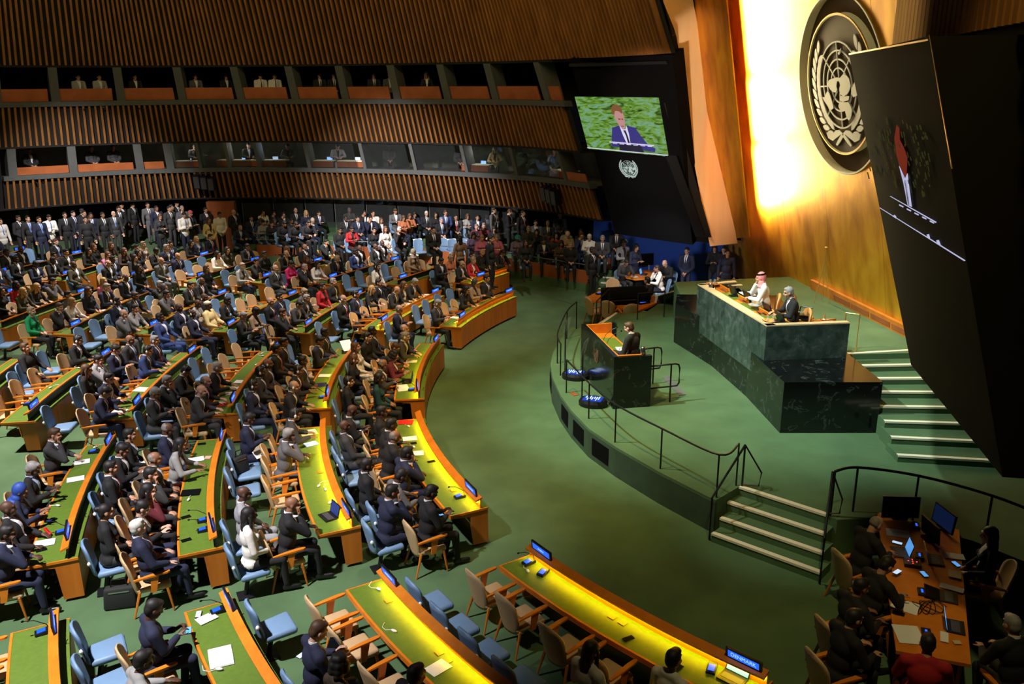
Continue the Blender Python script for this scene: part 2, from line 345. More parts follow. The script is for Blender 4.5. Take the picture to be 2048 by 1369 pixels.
# base board with vent slots
bb = put('baseboard_gold', None, kind='structure')
b0 = GB + GNN * .10
MB().slab([b0 - GD * 1.2 + GU * -.02, b0 + GD * 8 + GU * -.02, b0 + GD * 8 + GU * .32, b0 - GD * 1.2 + GU * .32], GNN * -.09).build('board', 'wood', bb)
for i in range(7):
    c = GB + GNN * .103 + GD * (.3 + 1.05 * i)
    MB().slab([c + GU * .08, c + GD * .95 + GU * .08, c + GD * .95 + GU * .22, c + GU * .22], GNN * .012).build('vent_slot', 'wood_dark', bb)
def draw_emblem(root, C0, UX, UY, NN, R, th, matn, disc=True, offz=0.0):
    def P(x, y, h): return C0 + UX * (x * R) + UY * (y * R) + NN * (h + offz)
    def ring(r0, r1, h0, h1, m, name, n=72, a0=0, a1=2 * math.pi):
        mb = MB(); full = abs(a1 - a0 - 2 * math.pi) < 1e-3; k = n if full else n + 1
        ang = [a0 + (a1 - a0) * i / n for i in range(k)]
        rr = [[P(r * math.cos(a), r * math.sin(a), h) for a in ang] for r, h in ((r0, h0), (r0, h1), (r1, h1), (r1, h0))]
        mb.loft([[rr[j][i] for j in range(4)] for i in range(k)] + ([[rr[j][0] for j in range(4)]] if full else []), caps=not full)
        mb.build(name, m, root)
    def plate(pts, h0, h1, name, m=matn):
        MB().slab([P(x, y, h0) for x, y in pts], NN * (h1 - h0)).build(name, m, root)
    if disc:
        plate([(2.14 * math.cos(t), 2.14 * math.sin(t)) for t in [2 * math.pi * i / 96 for i in range(96)]], -.24, -.22, 'disc', 'emblem_bronze')
        ring(2.08, 2.12, -.22, .02, 'emblem_side', 'recess_rim', 96)
        ring(1.585, 1.62, -.22, .0, 'emblem_side', 'inner_side', 96); ring(1.60, 1.64, -.02, .012, 'emblem_rim', 'inner_rim', 96)
        plate([(1.585 * math.cos(t), 1.585 * math.sin(t)) for t in [2 * math.pi * i / 96 for i in range(96)]], -.06, -.03, 'inner_disc', 'emblem_bronze')
    z = -.028 if disc else 0.0
    for r in (1.0, .8, .6, .4): ring(r - .018, r + .018, z, z + th, matn, 'map_ring', 56)
    for a in range(0, 180, 45):
        for s in (0, 180):
            t = math.radians(a + s); u, w = (math.cos(t), math.sin(t)), (-math.sin(t) * .015, math.cos(t) * .015)
            plate([(u[0] * .18 + w[0], u[1] * .18 + w[1]), (u[0] * .18 - w[0], u[1] * .18 - w[1]), (u[0] - w[0], u[1] - w[1]), (u[0] + w[0], u[1] + w[1])], z, z + th, 'meridian')
    G = lambda L: [((u - 425) / 178, (612 - w) / 312.0) for u, w in L]
    lands = [[(335, 575), (352, 564), (370, 560), (392, 556), (412, 552), (420, 575), (412, 590), (405, 615), (410, 640), (395, 662), (370, 655), (350, 640), (338, 620), (328, 600)],
             [(412, 552), (440, 560), (470, 535), (500, 545), (520, 570), (528, 620), (515, 650), (500, 672), (470, 690), (448, 684), (432, 668), (428, 640), (440, 610), (436, 590), (420, 575)],
             [(320, 645), (334, 660), (345, 690), (358, 735), (365, 775), (338, 790), (320, 770), (305, 750), (285, 722), (266, 692), (292, 690), (300, 675)],
             [(428, 692), (450, 686), (478, 692), (510, 690), (505, 715), (480, 726), (450, 728), (425, 722)],
             [(415, 745), (440, 735), (470, 733), (500, 735), (515, 760), (525, 790), (516, 830), (508, 852), (490, 866), (474, 842), (465, 797), (440, 796), (422, 788), (409, 765)],
             [(532, 640), (560, 600), (590, 560), (610, 600), (600, 650), (575, 690), (545, 700), (530, 675)], [(600, 700), (640, 690), (660, 720), (640, 760), (610, 745)], [(440, 380), (452, 372), (470, 350), (462, 385), (448, 395)]]
    for L in lands: plate(G(L), z + th, z + th * 1.7, 'continent')
    for sgn in (1, -1):                               # olive branches
        for i in range(11):
            t = math.radians(248 - i * 10.6) if sgn > 0 else math.radians(-68 + i * 10.6)
            for side, rad in ((-1, 1.10), (1, 1.27)):
                bx, by = 1.17 * math.cos(t), 1.17 * math.sin(t); tt = t + (-sgn) * math.radians(90) + (-sgn) * side * -math.radians(24)
                dx, dy = math.cos(tt), math.sin(tt); L, w = (.36, .072)
                if i > 9 and side < 0: continue
                ox, oy = bx + (rad - 1.17) * math.cos(t) * .5, by + (rad - 1.17) * math.sin(t) * .5
                plate([(ox + dx * L * q - dy * w * s, oy + dy * L * q + dx * w * s) for q, s in ((0, 0), (.28, .8), (.55, 1), (.8, .7), (1, 0), (.8, -.7), (.55, -1), (.28, -.8))], z, z + th, 'olive_leaf')
        path = [(-.02 * sgn, -1.20), (.2 * sgn, -1.36), (.34 * sgn, -1.44), (.40 * sgn, -1.40), (.26 * sgn, -1.28), (.06 * sgn, -1.13)]
        plate(path, z, z + th, 'stem')
        sw = [(0, -1.13), (.16 * sgn, -1.05), (.36 * sgn, -1.06), (.56 * sgn, -1.17), (.85 * sgn, -1.12), (.78 * sgn, -1.26), (.55 * sgn, -1.32), (.34 * sgn, -1.24), (.14 * sgn, -1.16)]
        plate(sw, z, z + th, 'ribbon_stem')
em = empty('wall_emblem', EMC, 'huge round bronze emblem with silver world map and olive branches on gold wall', 'emblem')
def under(root, fn):                                  # build in world space, then hang under the empty
    before = set(o.name for o in root.children); fn()
    inv = Matrix.Translation(-root.location)
    for o in root.children:
        if o.name not in before: o.matrix_local = inv @ o.matrix_local
under(em, lambda: draw_emblem(em, EMC, ED, EU, GNN, ER, .025, 'emblem_silver'))
# wall-washer lamps behind the side pier that graze the gold
for y0, y1, pw in ((-190, -60, 420), (-45, 150, 420), (172, 285, 320), (306, 415, 320)):
    p = gp(1474 + y0 * .085 - 30, y0, .55); q = gp(1474 + y1 * .085 - 30, y1, .55); m = (p + q) / 2
    l = bpy.data.lights.new('gold_washer', 'AREA'); l.shape = 'RECTANGLE'; l.size = .25; l.size_y = (p - q).length; l.energy = pw; l.color = (1.0, .80, .40); l.spread = math.radians(110)
    o = bpy.data.objects.new('gold_washer', l); COL.objects.link(o); Zx = -(GD * .86 - GNN * .5).normalized(); Yx = (GU - Zx * GU.dot(Zx)).normalized(); Xx = Yx.cross(Zx)
    o.matrix_world = Matrix(((Xx.x, Yx.x, Zx.x, m.x), (Xx.y, Yx.y, Zx.y, m.y), (Xx.z, Yx.z, Zx.z, m.z), (0, 0, 0, 1)))
spot('gold_fill', gp(1600, 300, 5.0) + Vector((-1, 0, 1.0)), gp(1650, 330), 330, 60, (1.0, 0.8, 0.4), 1.0, .5)

# ------------------------------------------------------------------ far slatted wall with window bands
WP = [(-27, 32.6), (-25, 35.6), (-22.6, 38.3), (-20.1, 40.1), (-17.2, 41.5), (-13.8, 42.1), (-11.0, 41.95), (-7.8, 41.4), (-5.2, 40.7), (-2.7, 39.7), (-.4, 38.4), (1.7, 36.7), (3.55, 34.2), (5.0, 31.6), (6.2, 28.9), (6.9, 26.6)]
def crv(p0, p1, p2, p3, t):
    return tuple(.5 * ((2 * p1[i]) + (-p0[i] + p2[i]) * t + (2 * p0[i] - 5 * p1[i] + 4 * p2[i] - p3[i]) * t * t + (-p0[i] + 3 * p1[i] - 3 * p2[i] + p3[i]) * t ** 3) for i in range(2))
dense = []
for i in range(len(WP) - 1):
    q = [WP[max(i - 1, 0)], WP[i], WP[i + 1], WP[min(i + 2, len(WP) - 1)]]
    dense += [crv(*q, t / 16) for t in range(16)]
dense.append(WP[-1]); arc = [0]
for a, b in zip(dense, dense[1:]): arc.append(arc[-1] + math.dist(a, b))
def wpt(s):
    s = min(max(s, 0), arc[-1] - 1e-6); i = max(j for j in range(len(arc)) if arc[j] <= s); t = (s - arc[i]) / (arc[i + 1] - arc[i]); a, b = dense[i], dense[i + 1]
    return Vector((a[0] + (b[0] - a[0]) * t, a[1] + (b[1] - a[1]) * t))
WX, WK, WZ = arc[-1], .40, 2.67; WL = arc[min(range(len(dense)), key=lambda i: math.dist(dense[i], (3.55, 34.2)))]
def wall(s, z, off=0.0):
    p = wpt(s); q = (wpt(min(s + 1.2, WX)) - wpt(max(s - 1.2, 0))).normalized(); n = Vector((q.y, -q.x))
    return Vector((p.x + n.x * (WK * (z - WZ) + off), p.y + n.y * (WK * (z - WZ) + off), z))
def sof(px, z):                                       # where on the wall a sight line at height z meets it
    best = min(((abs(_px(wall(s * .1, z)) - px), s * .1) for s in range(int(WL * 10))), key=lambda x: x[0]); return best[1]
def _px(p):
    c = RM.T @ np.array([p.x, p.y, p.z - H]); return CX + F * c[0] / c[2]
def tier(name, z0, z1, s0, s1, step=.262, off=0.0, hooks=True, depth=.16, wid=.085):
    root = put(name, None, kind='structure'); n = int((s1 - s0) / step)
    ss = [s0 + (s1 - s0) * i / 60 for i in range(61)]
    MB().loft([[wall(s, z0, off - .18) for s in ss], [wall(s, z1, off - .18) for s in ss]], closed=False).build('backing', 'slat_gap', root)
    for i in range(n):
        s = s0 + (i + .5) * step; t = (wpt(min(s + .3, WX)) - wpt(max(s - .3, 0))).normalized() * wid / 2; t = Vector((t.x, t.y, 0))
        a, b, c, d = wall(s, z0, off), wall(s, z0, off - depth), wall(s, z1, off - depth), wall(s, z1, off)
        MB().hexa([a - t, a + t, b + t, b - t, d - t, d + t, c + t, c - t]).build('slat', 'slat_wood', root)
    if hooks:
        mb = MB()
        for i in range(n):
            s = s0 + (i + .5) * step; mb.tube([wall(s - .06, z1, off), wall(s, z1 + .16, off + .02), wall(s + .06, z1, off)], .008, 4)
        o = mb.build('hook', 'grey_band', root); o['kind'] = 'stuff'
    return root
SL = sof(8, 4.0)                                      # where the lower galleries begin on the left
tier('wall_far_lower', 2.67, 3.92, SL, WL - .05)
tier('wall_far_middle', 5.40, 7.04, 0.5, WL - .05)
tier('wall_far_upper', 8.72, 14.0, 0.5, WX - .05, hooks=False)
tier('wall_far_end', 2.67, 5.40, 0.5, SL - .05, hooks=False)
def band(name, z0, z1, off0, off1, m, s0=.5, s1=None, n=60):
    s1 = s1 or WL - .05; ss = [s0 + (s1 - s0) * i / n for i in range(n + 1)]
    MB().loft([[wall(s, z, o) for z, o in ((z0, off0), (z0, off1), (z1, off1), (z1, off0))] for s in ss]).build(name, m, kind='structure')
band('trim_1', 3.93, 4.13, -.35, .03, 'grey_band', SL); band('trim_2', 7.05, 7.26, -.35, .03, 'grey_band')
band('trim_3', 5.32, 5.40, -.9, -.02, 'slat_gap'); band('trim_4', 8.64, 8.72, -.9, -.02, 'slat_gap')
# gallery rooms behind the openings
def room(name, z0, z1, dep, m):
    ss = [.5 + (WL - .6) * i / 60 for i in range(61)]
    MB().loft([[wall(s, z0, -.3) for s in ss], [wall(s, z0, -dep) + Vector((0, 0, 0)) for s in ss], [wall(s, z1, -dep - .4) for s in ss], [wall(s, z1, -.3) for s in ss]], closed=False).build(name, m, kind='structure')
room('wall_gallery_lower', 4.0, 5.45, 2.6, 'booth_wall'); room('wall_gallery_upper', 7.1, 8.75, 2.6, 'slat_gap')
def pillars(name, z0, z1, pxs, m='grey_band', w=.34):
    for px in pxs:
        s = sof(px, (z0 + z1) / 2); t = (wpt(min(s + .3, WX)) - wpt(max(s - .3, 0))).normalized() * w / 2; t = Vector((t.x, t.y, 0))
        a, b, c, d = wall(s, z0, -.02), wall(s, z0, -.75), wall(s, z1, -.75), wall(s, z1, -.02)
        MB().hexa([a - t, a + t, b + t, b - t, d - t, d + t, c + t, c - t]).build(name, m, kind='structure')
UPX = [-8, 108, 236, 358, 474, 582, 684, 786, 886, 982, 1082]
pillars('column_gallery', 7.26, 8.7, UPX)
LPX = [22, 146, 276, 336]
pillars('column_gallery', 4.13, 5.38, LPX)
MPX = [395, 453, 511, 612, 722, 826, 925, 1025, 1122]
pillars('trim_mullion', 4.13, 5.38, MPX, w=.16)
def panels(name, z0, z1, pxs, m, off, th=.06):
    ss = [sof(p, z0) for p in pxs]
    for a, b in zip(ss, ss[1:]):
        a, b = a + .2, b - .2
        if b - a < .2: continue
        mb = MB(); ks = [a + (b - a) * i / 4 for i in range(5)]
        mb.loft([[wall(s, z, o) for z, o in ((z0, off), (z0, off - th), (z1, off - th), (z1, off))] for s in ks]); mb.build(name, m, kind='structure')
panels('wall_parapet', 7.27, 7.78, UPX + [1140], 'parapet', -.12)
panels('wall_parapet', 4.14, 4.48, LPX, 'parapet', -.12); panels('wall_parapet', 4.14, 4.48, [1125, 1188], 'parapet', -.12)
panels('window_1', 4.16, 5.36, [336] + MPX, 'glass_dark', -.08, .012)
# lit desks inside the glazed booths
LIT = [(374, 322, .7, 'desk_lamp', 7), (470, 322, 1.6, 'desk_lamp', 11), (530, 322, 1.2, 'led_text', 9), (640, 324, .5, 'desk_lamp', 6), (695, 322, .9, 'desk_lamp', 7), (940, 335, .9, 'desk_lamp', 12), (1105, 346, .8, 'desk_lamp', 4)]
for i, (px, py, w, m, pw) in enumerate(LIT):
    s = sof(px, 4.5); p = wall(s, 4.42, -.65); q = (wpt(s + .2) - wpt(s - .2)).normalized(); a = math.atan2(q.y, q.x)
    d = empty('booth_desk', p, f'lit interpreters counter in the lower gallery glass, {ordw(i)} lit one from the end', 'desk', a, 'lit booth counters')
    MB().box((0, 0, .02), (w + .5, .5, .04)).build('counter', 'paper_green', d); MB().box((0, -.3, -.12), (w + .5, .04, .26)).build('front', 'wood_dark', d)
    MB().box((.15, .18, .10), (.26, .03, .14)).build('small_screen', 'scr_white' if i % 2 == 0 else 'led_text', d)
    l = bpy.data.lights.new('booth_lamp', 'POINT'); l.energy = pw; l.color = (1, .97, .85) if i != 2 else (.75, .9, 1); l.shadow_soft_size = .1
    o = bpy.data.objects.new('booth_lamp', l); COL.objects.link(o); o.location = wall(s, 5.1, -.9)
# ------------------------------------------------------------------ big video screens and side piers
def quad_at(c4, u, v):                                # bilinear on corners TL TR BR BL, v down
    return (c4[0] * (1 - u) + c4[1] * u) * (1 - v) + (c4[3] * (1 - u) + c4[2] * u) * v
def video(root, c4, n, dark=False):
    def plate(pts, h, name, m): MB().slab([quad_at(c4, u, v) + n * h for u, v in pts], n * .006).build(name, m, root)
    plate([(0, 0), (1, 0), (1, 1), (0, 1)], .02, 'picture', 'scr_marble')
    sc = lambda L: [((x - 150) / 1290.0, (y - 185) / 820.0) for x, y in L]
    plate(sc([(640, 640), (760, 600), (780, 640), (860, 640), (885, 595), (1010, 620), (1060, 720), (1150, 850), (1260, 905), (1240, 960), (1110, 950), (1050, 930), (800, 930), (560, 930), (600, 800)]), .03, 'jacket', 'scr_jacket')
    plate(sc([(765, 590), (800, 650), (850, 650), (880, 600), (890, 720), (880, 890), (830, 890), (790, 740)]), .038, 'shirt', 'scr_shirt')
    plate(sc([(715, 400), (740, 350), (830, 350), (868, 400), (870, 520), (850, 620), (830, 660), (800, 640), (750, 570), (730, 500)]), .044, 'face', 'scr_face')
    plate(sc([(700, 430), (695, 350), (730, 300), (800, 285), (850, 320), (868, 400), (850, 420), (810, 385), (750, 380), (725, 440)]), .05, 'hair', 'scr_hair')
    plate(sc([(815, 665), (850, 665), (865, 740), (880, 880), (850, 880), (840, 740)]), .046, 'tie', 'scr_dark')
    for L in ([(775, 490), (808, 492), (806, 512), (778, 512)], [(822, 492), (850, 490), (848, 512), (824, 512)]): plate(sc(L), .05, 'eye', 'scr_hair')
    plate(sc([(795, 598), (845, 596), (842, 610), (798, 612)]), .05, 'mouth', 'scr_mouth')
    plate(sc([(550, 850), (1250, 850), (1250, 866), (550, 866)]), .056, 'rail', 'scr_shirt')
    for i in range(6): plate(sc([(600 + 110 * i, 872), (670 + 110 * i, 872), (670 + 110 * i, 880), (600 + 110 * i, 880)]), .056, 'dash', 'scr_shirt')
    plate(sc([(700, 880), (1050, 880), (1075, 985), (690, 985)]), .052, 'desk_shade', 'scr_dark')
    plate([(0, .965), (1, .965), (1, .98), (0, .98)], .056, 'lower_rail', 'scr_shirt')
def emis(name, stops, scale, stretch, strength):
    m = bpy.data.materials.new(name); m.use_nodes = True; nt = m.node_tree; b = nt.nodes['Principled BSDF']; b.inputs['Base Color'].default_value = (.01, .01, .01, 1); b.inputs['Roughness'].default_value = .4
    tc = nt.nodes.new('ShaderNodeTexCoord'); mp = nt.nodes.new('ShaderNodeMapping'); mp.inputs['Scale'].default_value = stretch; mp.inputs['Rotation'].default_value = (0.3, .5, .9); nz = nt.nodes.new('ShaderNodeTexNoise'); nz.inputs['Scale'].default_value = scale; nz.inputs['Detail'].default_value = 5; nz.inputs['Distortion'].default_value = 1.6; cr = nt.nodes.new('ShaderNodeValToRGB')
    nt.links.new(tc.outputs['Object'], mp.inputs[0]); nt.links.new(mp.outputs[0], nz.inputs[0]); nt.links.new(nz.outputs[0], cr.inputs[0]); nt.links.new(cr.outputs[0], b.inputs['Emission Color']); b.inputs['Emission Strength'].default_value = strength
    e = cr.color_ramp.elements
    while len(e) < len(stops): e.new(.5)
    for i, (p, c) in enumerate(stops): e[i].position = p; e[i].color = (*c, 1)
    MT[name] = m
emis('scr_marble', [(0.30, (0.005, 0.012, 0.004)), (0.40, (0.06, 0.18, 0.02)), (0.50, (0.16, 0.34, 0.02)), (0.60, (0.20, 0.42, 0.28)), (0.72, (0.10, 0.22, 0.01))], 1.9, (1, 1, 3.2), .85)
for n, c in (('scr_jacket', (.035, .03, .22)), ('scr_shirt', (.75, .72, .95)), ('scr_face', (.55, .27, .26)), ('scr_hair', (.22, .09, .03)), ('scr_mouth', (.30, .10, .10)), ('scr_dark', (.008, .008, .03))): mat(n, (.01, .01, .01), .4, emit=c, estr=.9)
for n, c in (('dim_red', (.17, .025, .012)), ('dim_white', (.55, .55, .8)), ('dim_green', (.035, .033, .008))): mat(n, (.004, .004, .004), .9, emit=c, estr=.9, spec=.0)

# far screen box: black slab leaning over the room
def raw(px, py, Y): r = ray(px, py); return Vector((0, 0, H)) + r * (Y / r.y)
FT = [raw(1140, 118, 31.6), raw(1345, 110, 29.2), raw(1385, 490, 30.2), raw(1230, 468, 32.6)]
_n = (FT[1] - FT[0]).cross(FT[3] - FT[0]); _r = ray(1385, 490); FT[2] = Vector((0, 0, H)) + _r * ((FT[0] - Vector((0, 0, H))).dot(_n) / _r.dot(_n))
fn = (FT[1] - FT[0]).cross(FT[3] - FT[0]).normalized()
if fn.y > 0: fn = -fn
def onface(px, py, P0, n, off=0.0):
    r = ray(px, py); P0 = P0 + n * off; t = (P0 - Vector((0, 0, H))).dot(n) / r.dot(n); return Vector((0, 0, H)) + r * t
fs = empty('video_wall', FT[0], 'big black leaning panel with lit screen showing a speaker before green marble', 'screen')
def far_screen():
    MB().slab(FT, -fn * .8).build('cabinet', 'black', fs)
    c4 = [onface(1150, 193, FT[0], fn), onface(1318, 195, FT[0], fn), onface(1338, 313, FT[0], fn), onface(1177, 297, FT[0], fn)]
    video(fs, c4, fn)
    MB().slab([onface(1141, 126, FT[0], fn), onface(1336, 120, FT[0], fn), onface(1338, 126, FT[0], fn), onface(1142, 132, FT[0], fn)], fn * .12).build('top_lip', 'blackmetal', fs)
under(fs, far_screen)
ec = onface(1257, 333, FT[0], fn)
def screen_emblem():
    ux = (FT[1] - FT[0]).normalized(); uy = (FT[0] - FT[3]).normalized()
    draw_emblem(fs, ec - uy * .05, ux, uy, fn, .27, .012, 'screen_grey', disc=False, offz=.02)
mat('screen_grey', (.3, .4, .4), .5, emit=(.16, .22, .22), estr=.9)
under(fs, screen_emblem)
# side pier: pale lit plank edge plus dark slab between screen and gold wall
PL = [raw(1325, -5, 30.4), raw(1385, -5, 30.9), raw(1475, 487, 31.3), raw(1420, 493, 30.8)]
pier = put('column_pier', None, kind='structure')
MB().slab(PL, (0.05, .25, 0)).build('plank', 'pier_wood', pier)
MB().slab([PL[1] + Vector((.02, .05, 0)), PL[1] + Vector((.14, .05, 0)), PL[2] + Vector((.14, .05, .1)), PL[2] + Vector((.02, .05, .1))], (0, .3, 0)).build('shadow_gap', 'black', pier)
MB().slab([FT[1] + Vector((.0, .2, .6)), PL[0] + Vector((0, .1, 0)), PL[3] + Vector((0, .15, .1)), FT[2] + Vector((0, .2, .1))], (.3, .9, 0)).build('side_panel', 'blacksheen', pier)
for i, (u, z) in enumerate(((.15, .1), (.5, .0))):
    a = FT[1].lerp(PL[0], u * 1.1) + Vector((0, -.05, -3.5 + i)); b = FT[2].lerp(PL[3], u) + Vector((0, -.05, .3))
    MB().slab([a, a + Vector((.35, .05, 0)), b + Vector((.35, .05, 0)), b], (0, .2, 0)).build('speaker_column', 'blackmetal', pier)
# near screen box, seen almost edge-on
NT = [raw(1698, 110, 15.6), raw(1858, 72, 9.6), raw(2005, 955, 9.9), raw(1822, 730, 15.2)]
_n = (NT[1] - NT[0]).cross(NT[3] - NT[0]); _r = ray(2005, 955); NT[2] = Vector((0, 0, H)) + _r * ((NT[0] - Vector((0, 0, H))).dot(_n) / _r.dot(_n))
nn = (NT[1] - NT[0]).cross(NT[3] - NT[0]).normalized()
if nn.x > 0: nn = -nn
ns = empty('video_wall', NT[0], 'black screen box seen nearly edge-on, dim reflected picture on its face', 'screen')
def near_screen():
    r = random.Random(3)
    back = Vector((3.0, -.6, 0)); lo = Vector((2.2, -.4, 0))
    MB().hexa([NT[3], NT[2], NT[2] + lo, NT[3] + lo, NT[0], NT[1], NT[1] + back, NT[0] + back]).build('cabinet', 'blacksheen', ns)
    Q = lambda x, y: onface(1690 + x / 2.737, 60 + y / 2.737, NT[0], nn, .02)
    def pl(L, name, m): MB().slab([Q(*p) for p in L], nn * .006).build(name, m, ns)
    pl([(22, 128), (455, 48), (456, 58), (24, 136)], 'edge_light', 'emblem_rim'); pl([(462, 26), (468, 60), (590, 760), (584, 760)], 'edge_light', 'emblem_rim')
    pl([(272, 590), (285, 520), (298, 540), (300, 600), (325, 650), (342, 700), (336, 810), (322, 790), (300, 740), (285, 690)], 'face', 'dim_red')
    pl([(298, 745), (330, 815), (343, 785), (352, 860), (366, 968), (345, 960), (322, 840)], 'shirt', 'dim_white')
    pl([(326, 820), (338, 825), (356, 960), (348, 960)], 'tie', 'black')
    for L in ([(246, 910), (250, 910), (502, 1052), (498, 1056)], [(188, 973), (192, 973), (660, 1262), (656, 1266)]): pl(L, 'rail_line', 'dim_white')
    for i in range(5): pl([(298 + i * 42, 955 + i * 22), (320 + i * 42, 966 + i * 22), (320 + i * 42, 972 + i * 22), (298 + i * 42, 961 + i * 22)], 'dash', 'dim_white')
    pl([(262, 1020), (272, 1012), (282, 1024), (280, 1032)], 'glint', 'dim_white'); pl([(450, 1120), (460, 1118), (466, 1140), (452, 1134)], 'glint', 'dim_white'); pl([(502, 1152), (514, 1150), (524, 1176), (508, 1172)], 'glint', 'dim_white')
    mb = MB()
    for i in range(120):
        x = r.uniform(120, 470); y = r.uniform(430, 800) + (x - 120) * .3; L = r.uniform(8, 40); w = r.uniform(2, 5)
        mb.slab([Q(x, y), Q(x + w, y), Q(x + w + L * .25, y + L), Q(x + L * .25, y + L)], nn * .006)
    o = mb.build('speckle', 'dim_green', ns); o['kind'] = 'stuff'
under(ns, near_screen)
# slatted pier above the near screen
def near_slats():
    root = put('wall_near_pier', None, kind='structure')
    a, b = NT[0] + Vector((.75, -.1, .22)), NT[1] + Vector((.6, -1.5, .22)); d = (b - a).normalized()
    L = (b - a).length + 3
    MB().slab([a + Vector((.12, 0, -.2)), a + d * L + Vector((.12, 0, -.2)), a + d * L + Vector((.12, 0, 4)), a + Vector((.12, 0, 4))], (.1, 0, 0)).build('backing', 'slat_gap', root)
    for i in range(int(L / .24)):
        p = a + d * (.12 + i * .24); MB().box(p + Vector((0, 0, 2.0)), (.16, .09, 4.2)).build('slat', 'slat_wood', root)
near_slats()
_q = NT[0] + Vector((.95, .1, -.4)); _w = NT[1] + Vector((.85, -3, -.4))
MB().hexa([_q, _w, _w + Vector((4, 0, 0)), _q + Vector((4, 0, 0)), _q + Vector((0, 0, 1.6)), _w + Vector((0, 0, 1.6)), _w + Vector((4, 0, 1.6)), _q + Vector((4, 0, 1.6))]).build('wall_screen_header', 'black', kind='structure')

# ------------------------------------------------------------------ blue backdrop, wood balustrades, side terrace
cur = put('wall_backdrop_blue', None, kind='structure')
bl = [(3.4, 35.6), (5.0, 34.9), (7.2, 33.9), (9.4, 33.2)]
for a, b in zip(bl, bl[1:]): MB().slab([V3(a, 0), V3(b, 0), V3(b, 3.6), V3(a, 3.6)], (.05, .1, 0)).build('panel', 'curtain_blue', cur)
MB().slab([V3((8.6, 33.4), 0), V3((9.0, 30.0), 0), V3((9.0, 30.0), 4.5), V3((8.6, 33.4), 4.5)], (.1, 0, 0)).build('dark_door', 'black', cur)
BW = [(-11.7, 39.3), (-9.15, 38.95)], [(-8.25, 38.9), (-5.08, 38.3)], [(-4.14, 37.9), (-1.24, 36.55)], [(-.40, 35.95), (2.97, 33.1)]
for i, (a, b) in enumerate(BW):
    a, b = Vector(a), Vector(b); t = (b - a).normalized(); n = Vector((-t.y, t.x)) * .08; root = put(f'wall_balustrade', None, kind='structure'); m = max(2, int((b - a).length / 1.1))
    for j in range(m):
        p, q = a.lerp(b, j / m) + t * .008, a.lerp(b, (j + 1) / m) - t * .008
        MB().hexa([V3(p, 0), V3(q, 0), V3(q + n, 0), V3(p + n, 0), V3(p, .85), V3(q, .85), V3(q + n, .85), V3(p + n, .85)]).build('panel', 'wood_dark', root)
    e = put('railing', None, label=['bronze rail on the wood balustrade nearest the rear standing crowd', 'bronze rail over the long middle wood balustrade', 'bronze rail over the third wood balustrade by the stairs', 'bronze rail over the last wood balustrade near the press table'][i], cat='railing')
    MB().tube([V3(a + n * .5, 1.08), V3(b + n * .5, 1.08)], .02, 6).build('handrail', 'chrome' if i < 2 else 'grey_band', e)
    for j in range(4): MB().tube([V3(a.lerp(b, j / 3) + n * .5, .84), V3(a.lerp(b, j / 3) + n * .5, 1.08)], .012, 5).build('post', 'blackmetal', e)
TL = [(-12.6, 39.4), (-9.0, 38.95), (-5.05, 38.3), (-1.2, 36.5), (2.97, 33.0), (3.5, 32.6)]
for j, (o0, z) in enumerate(((.06, .35), (1.35, .60), (2.45, .85), (3.6, 1.1))):
    p0 = offs(TL, o0); p1 = offs(TL, o0 + (1.7 if j < 3 else 4.5)); mb = MB()
    for a, b, c, d in zip(p0, p0[1:], p1, p1[1:]): mb.hexa([V3(a, -.05), V3(b, -.05), V3(d, -.05), V3(c, -.05), V3(a, z), V3(b, z), V3(d, z), V3(c, z)])
    mb.build('floor_terrace', 'carpet', kind='structure')
    nm = MB()
for (u, v) in (((-9.1, 38.95), (-8.25, 38.9)), ((-5.05, 38.3), (-4.15, 37.9)), ((-1.22, 36.5), (-.4, 35.95))):    # small stair flights between the balustrades
    lines = []
    for j in range(4):
        t = (Vector(v) - Vector(u)).normalized(); n = Vector((-t.y, t.x)) * (-.55 + .36 * j); lines.append((Vector(u) + n, Vector(v) + n))
    n = Vector((-t.y, t.x)); steps('floor_step_terrace', lines, [.12, .24, .36, .48], (n.x * .45, n.y * .45))
a, b = Vector((3.25, 32.3)), Vector((4.1, 31.9))
steps('floor_step_terrace', [(a + Vector((.12, .4)) * j, b + Vector((.12, .4)) * j) for j in range(4)], [.13, .26, .39, .52], (.15, .45))
w = put('wall_stair_side', None, kind='structure')
MB().slab([at(1208, 582, 0), at(1232, 569, .0) + Vector((0, 1.2, 0)), at(1232, 512, 1.1) + Vector((0, 1.0, 0)), at(1206, 527, .8)], (.1, .02, 0)).build('panel', 'wood_dark', w)
MB().tube([at(1206, 510, 1.05), at(1236, 493, 1.35) + Vector((0, .8, 0))], .03, 6).build('handrail', 'wood_rail', w)
# pale kerb strip on the floor
MB().loft([[Vector((x, y, .004)), Vector((x + .05, y - .06, .004)), Vector((x + .05, y - .06, .012)), Vector((x, y, .012))] for x, y in ((-.48, 34.9), (.6, 33.5), (1.7, 32.0), (2.85, 30.4))]).build('trim_kerb', 'grey_band', kind='structure')
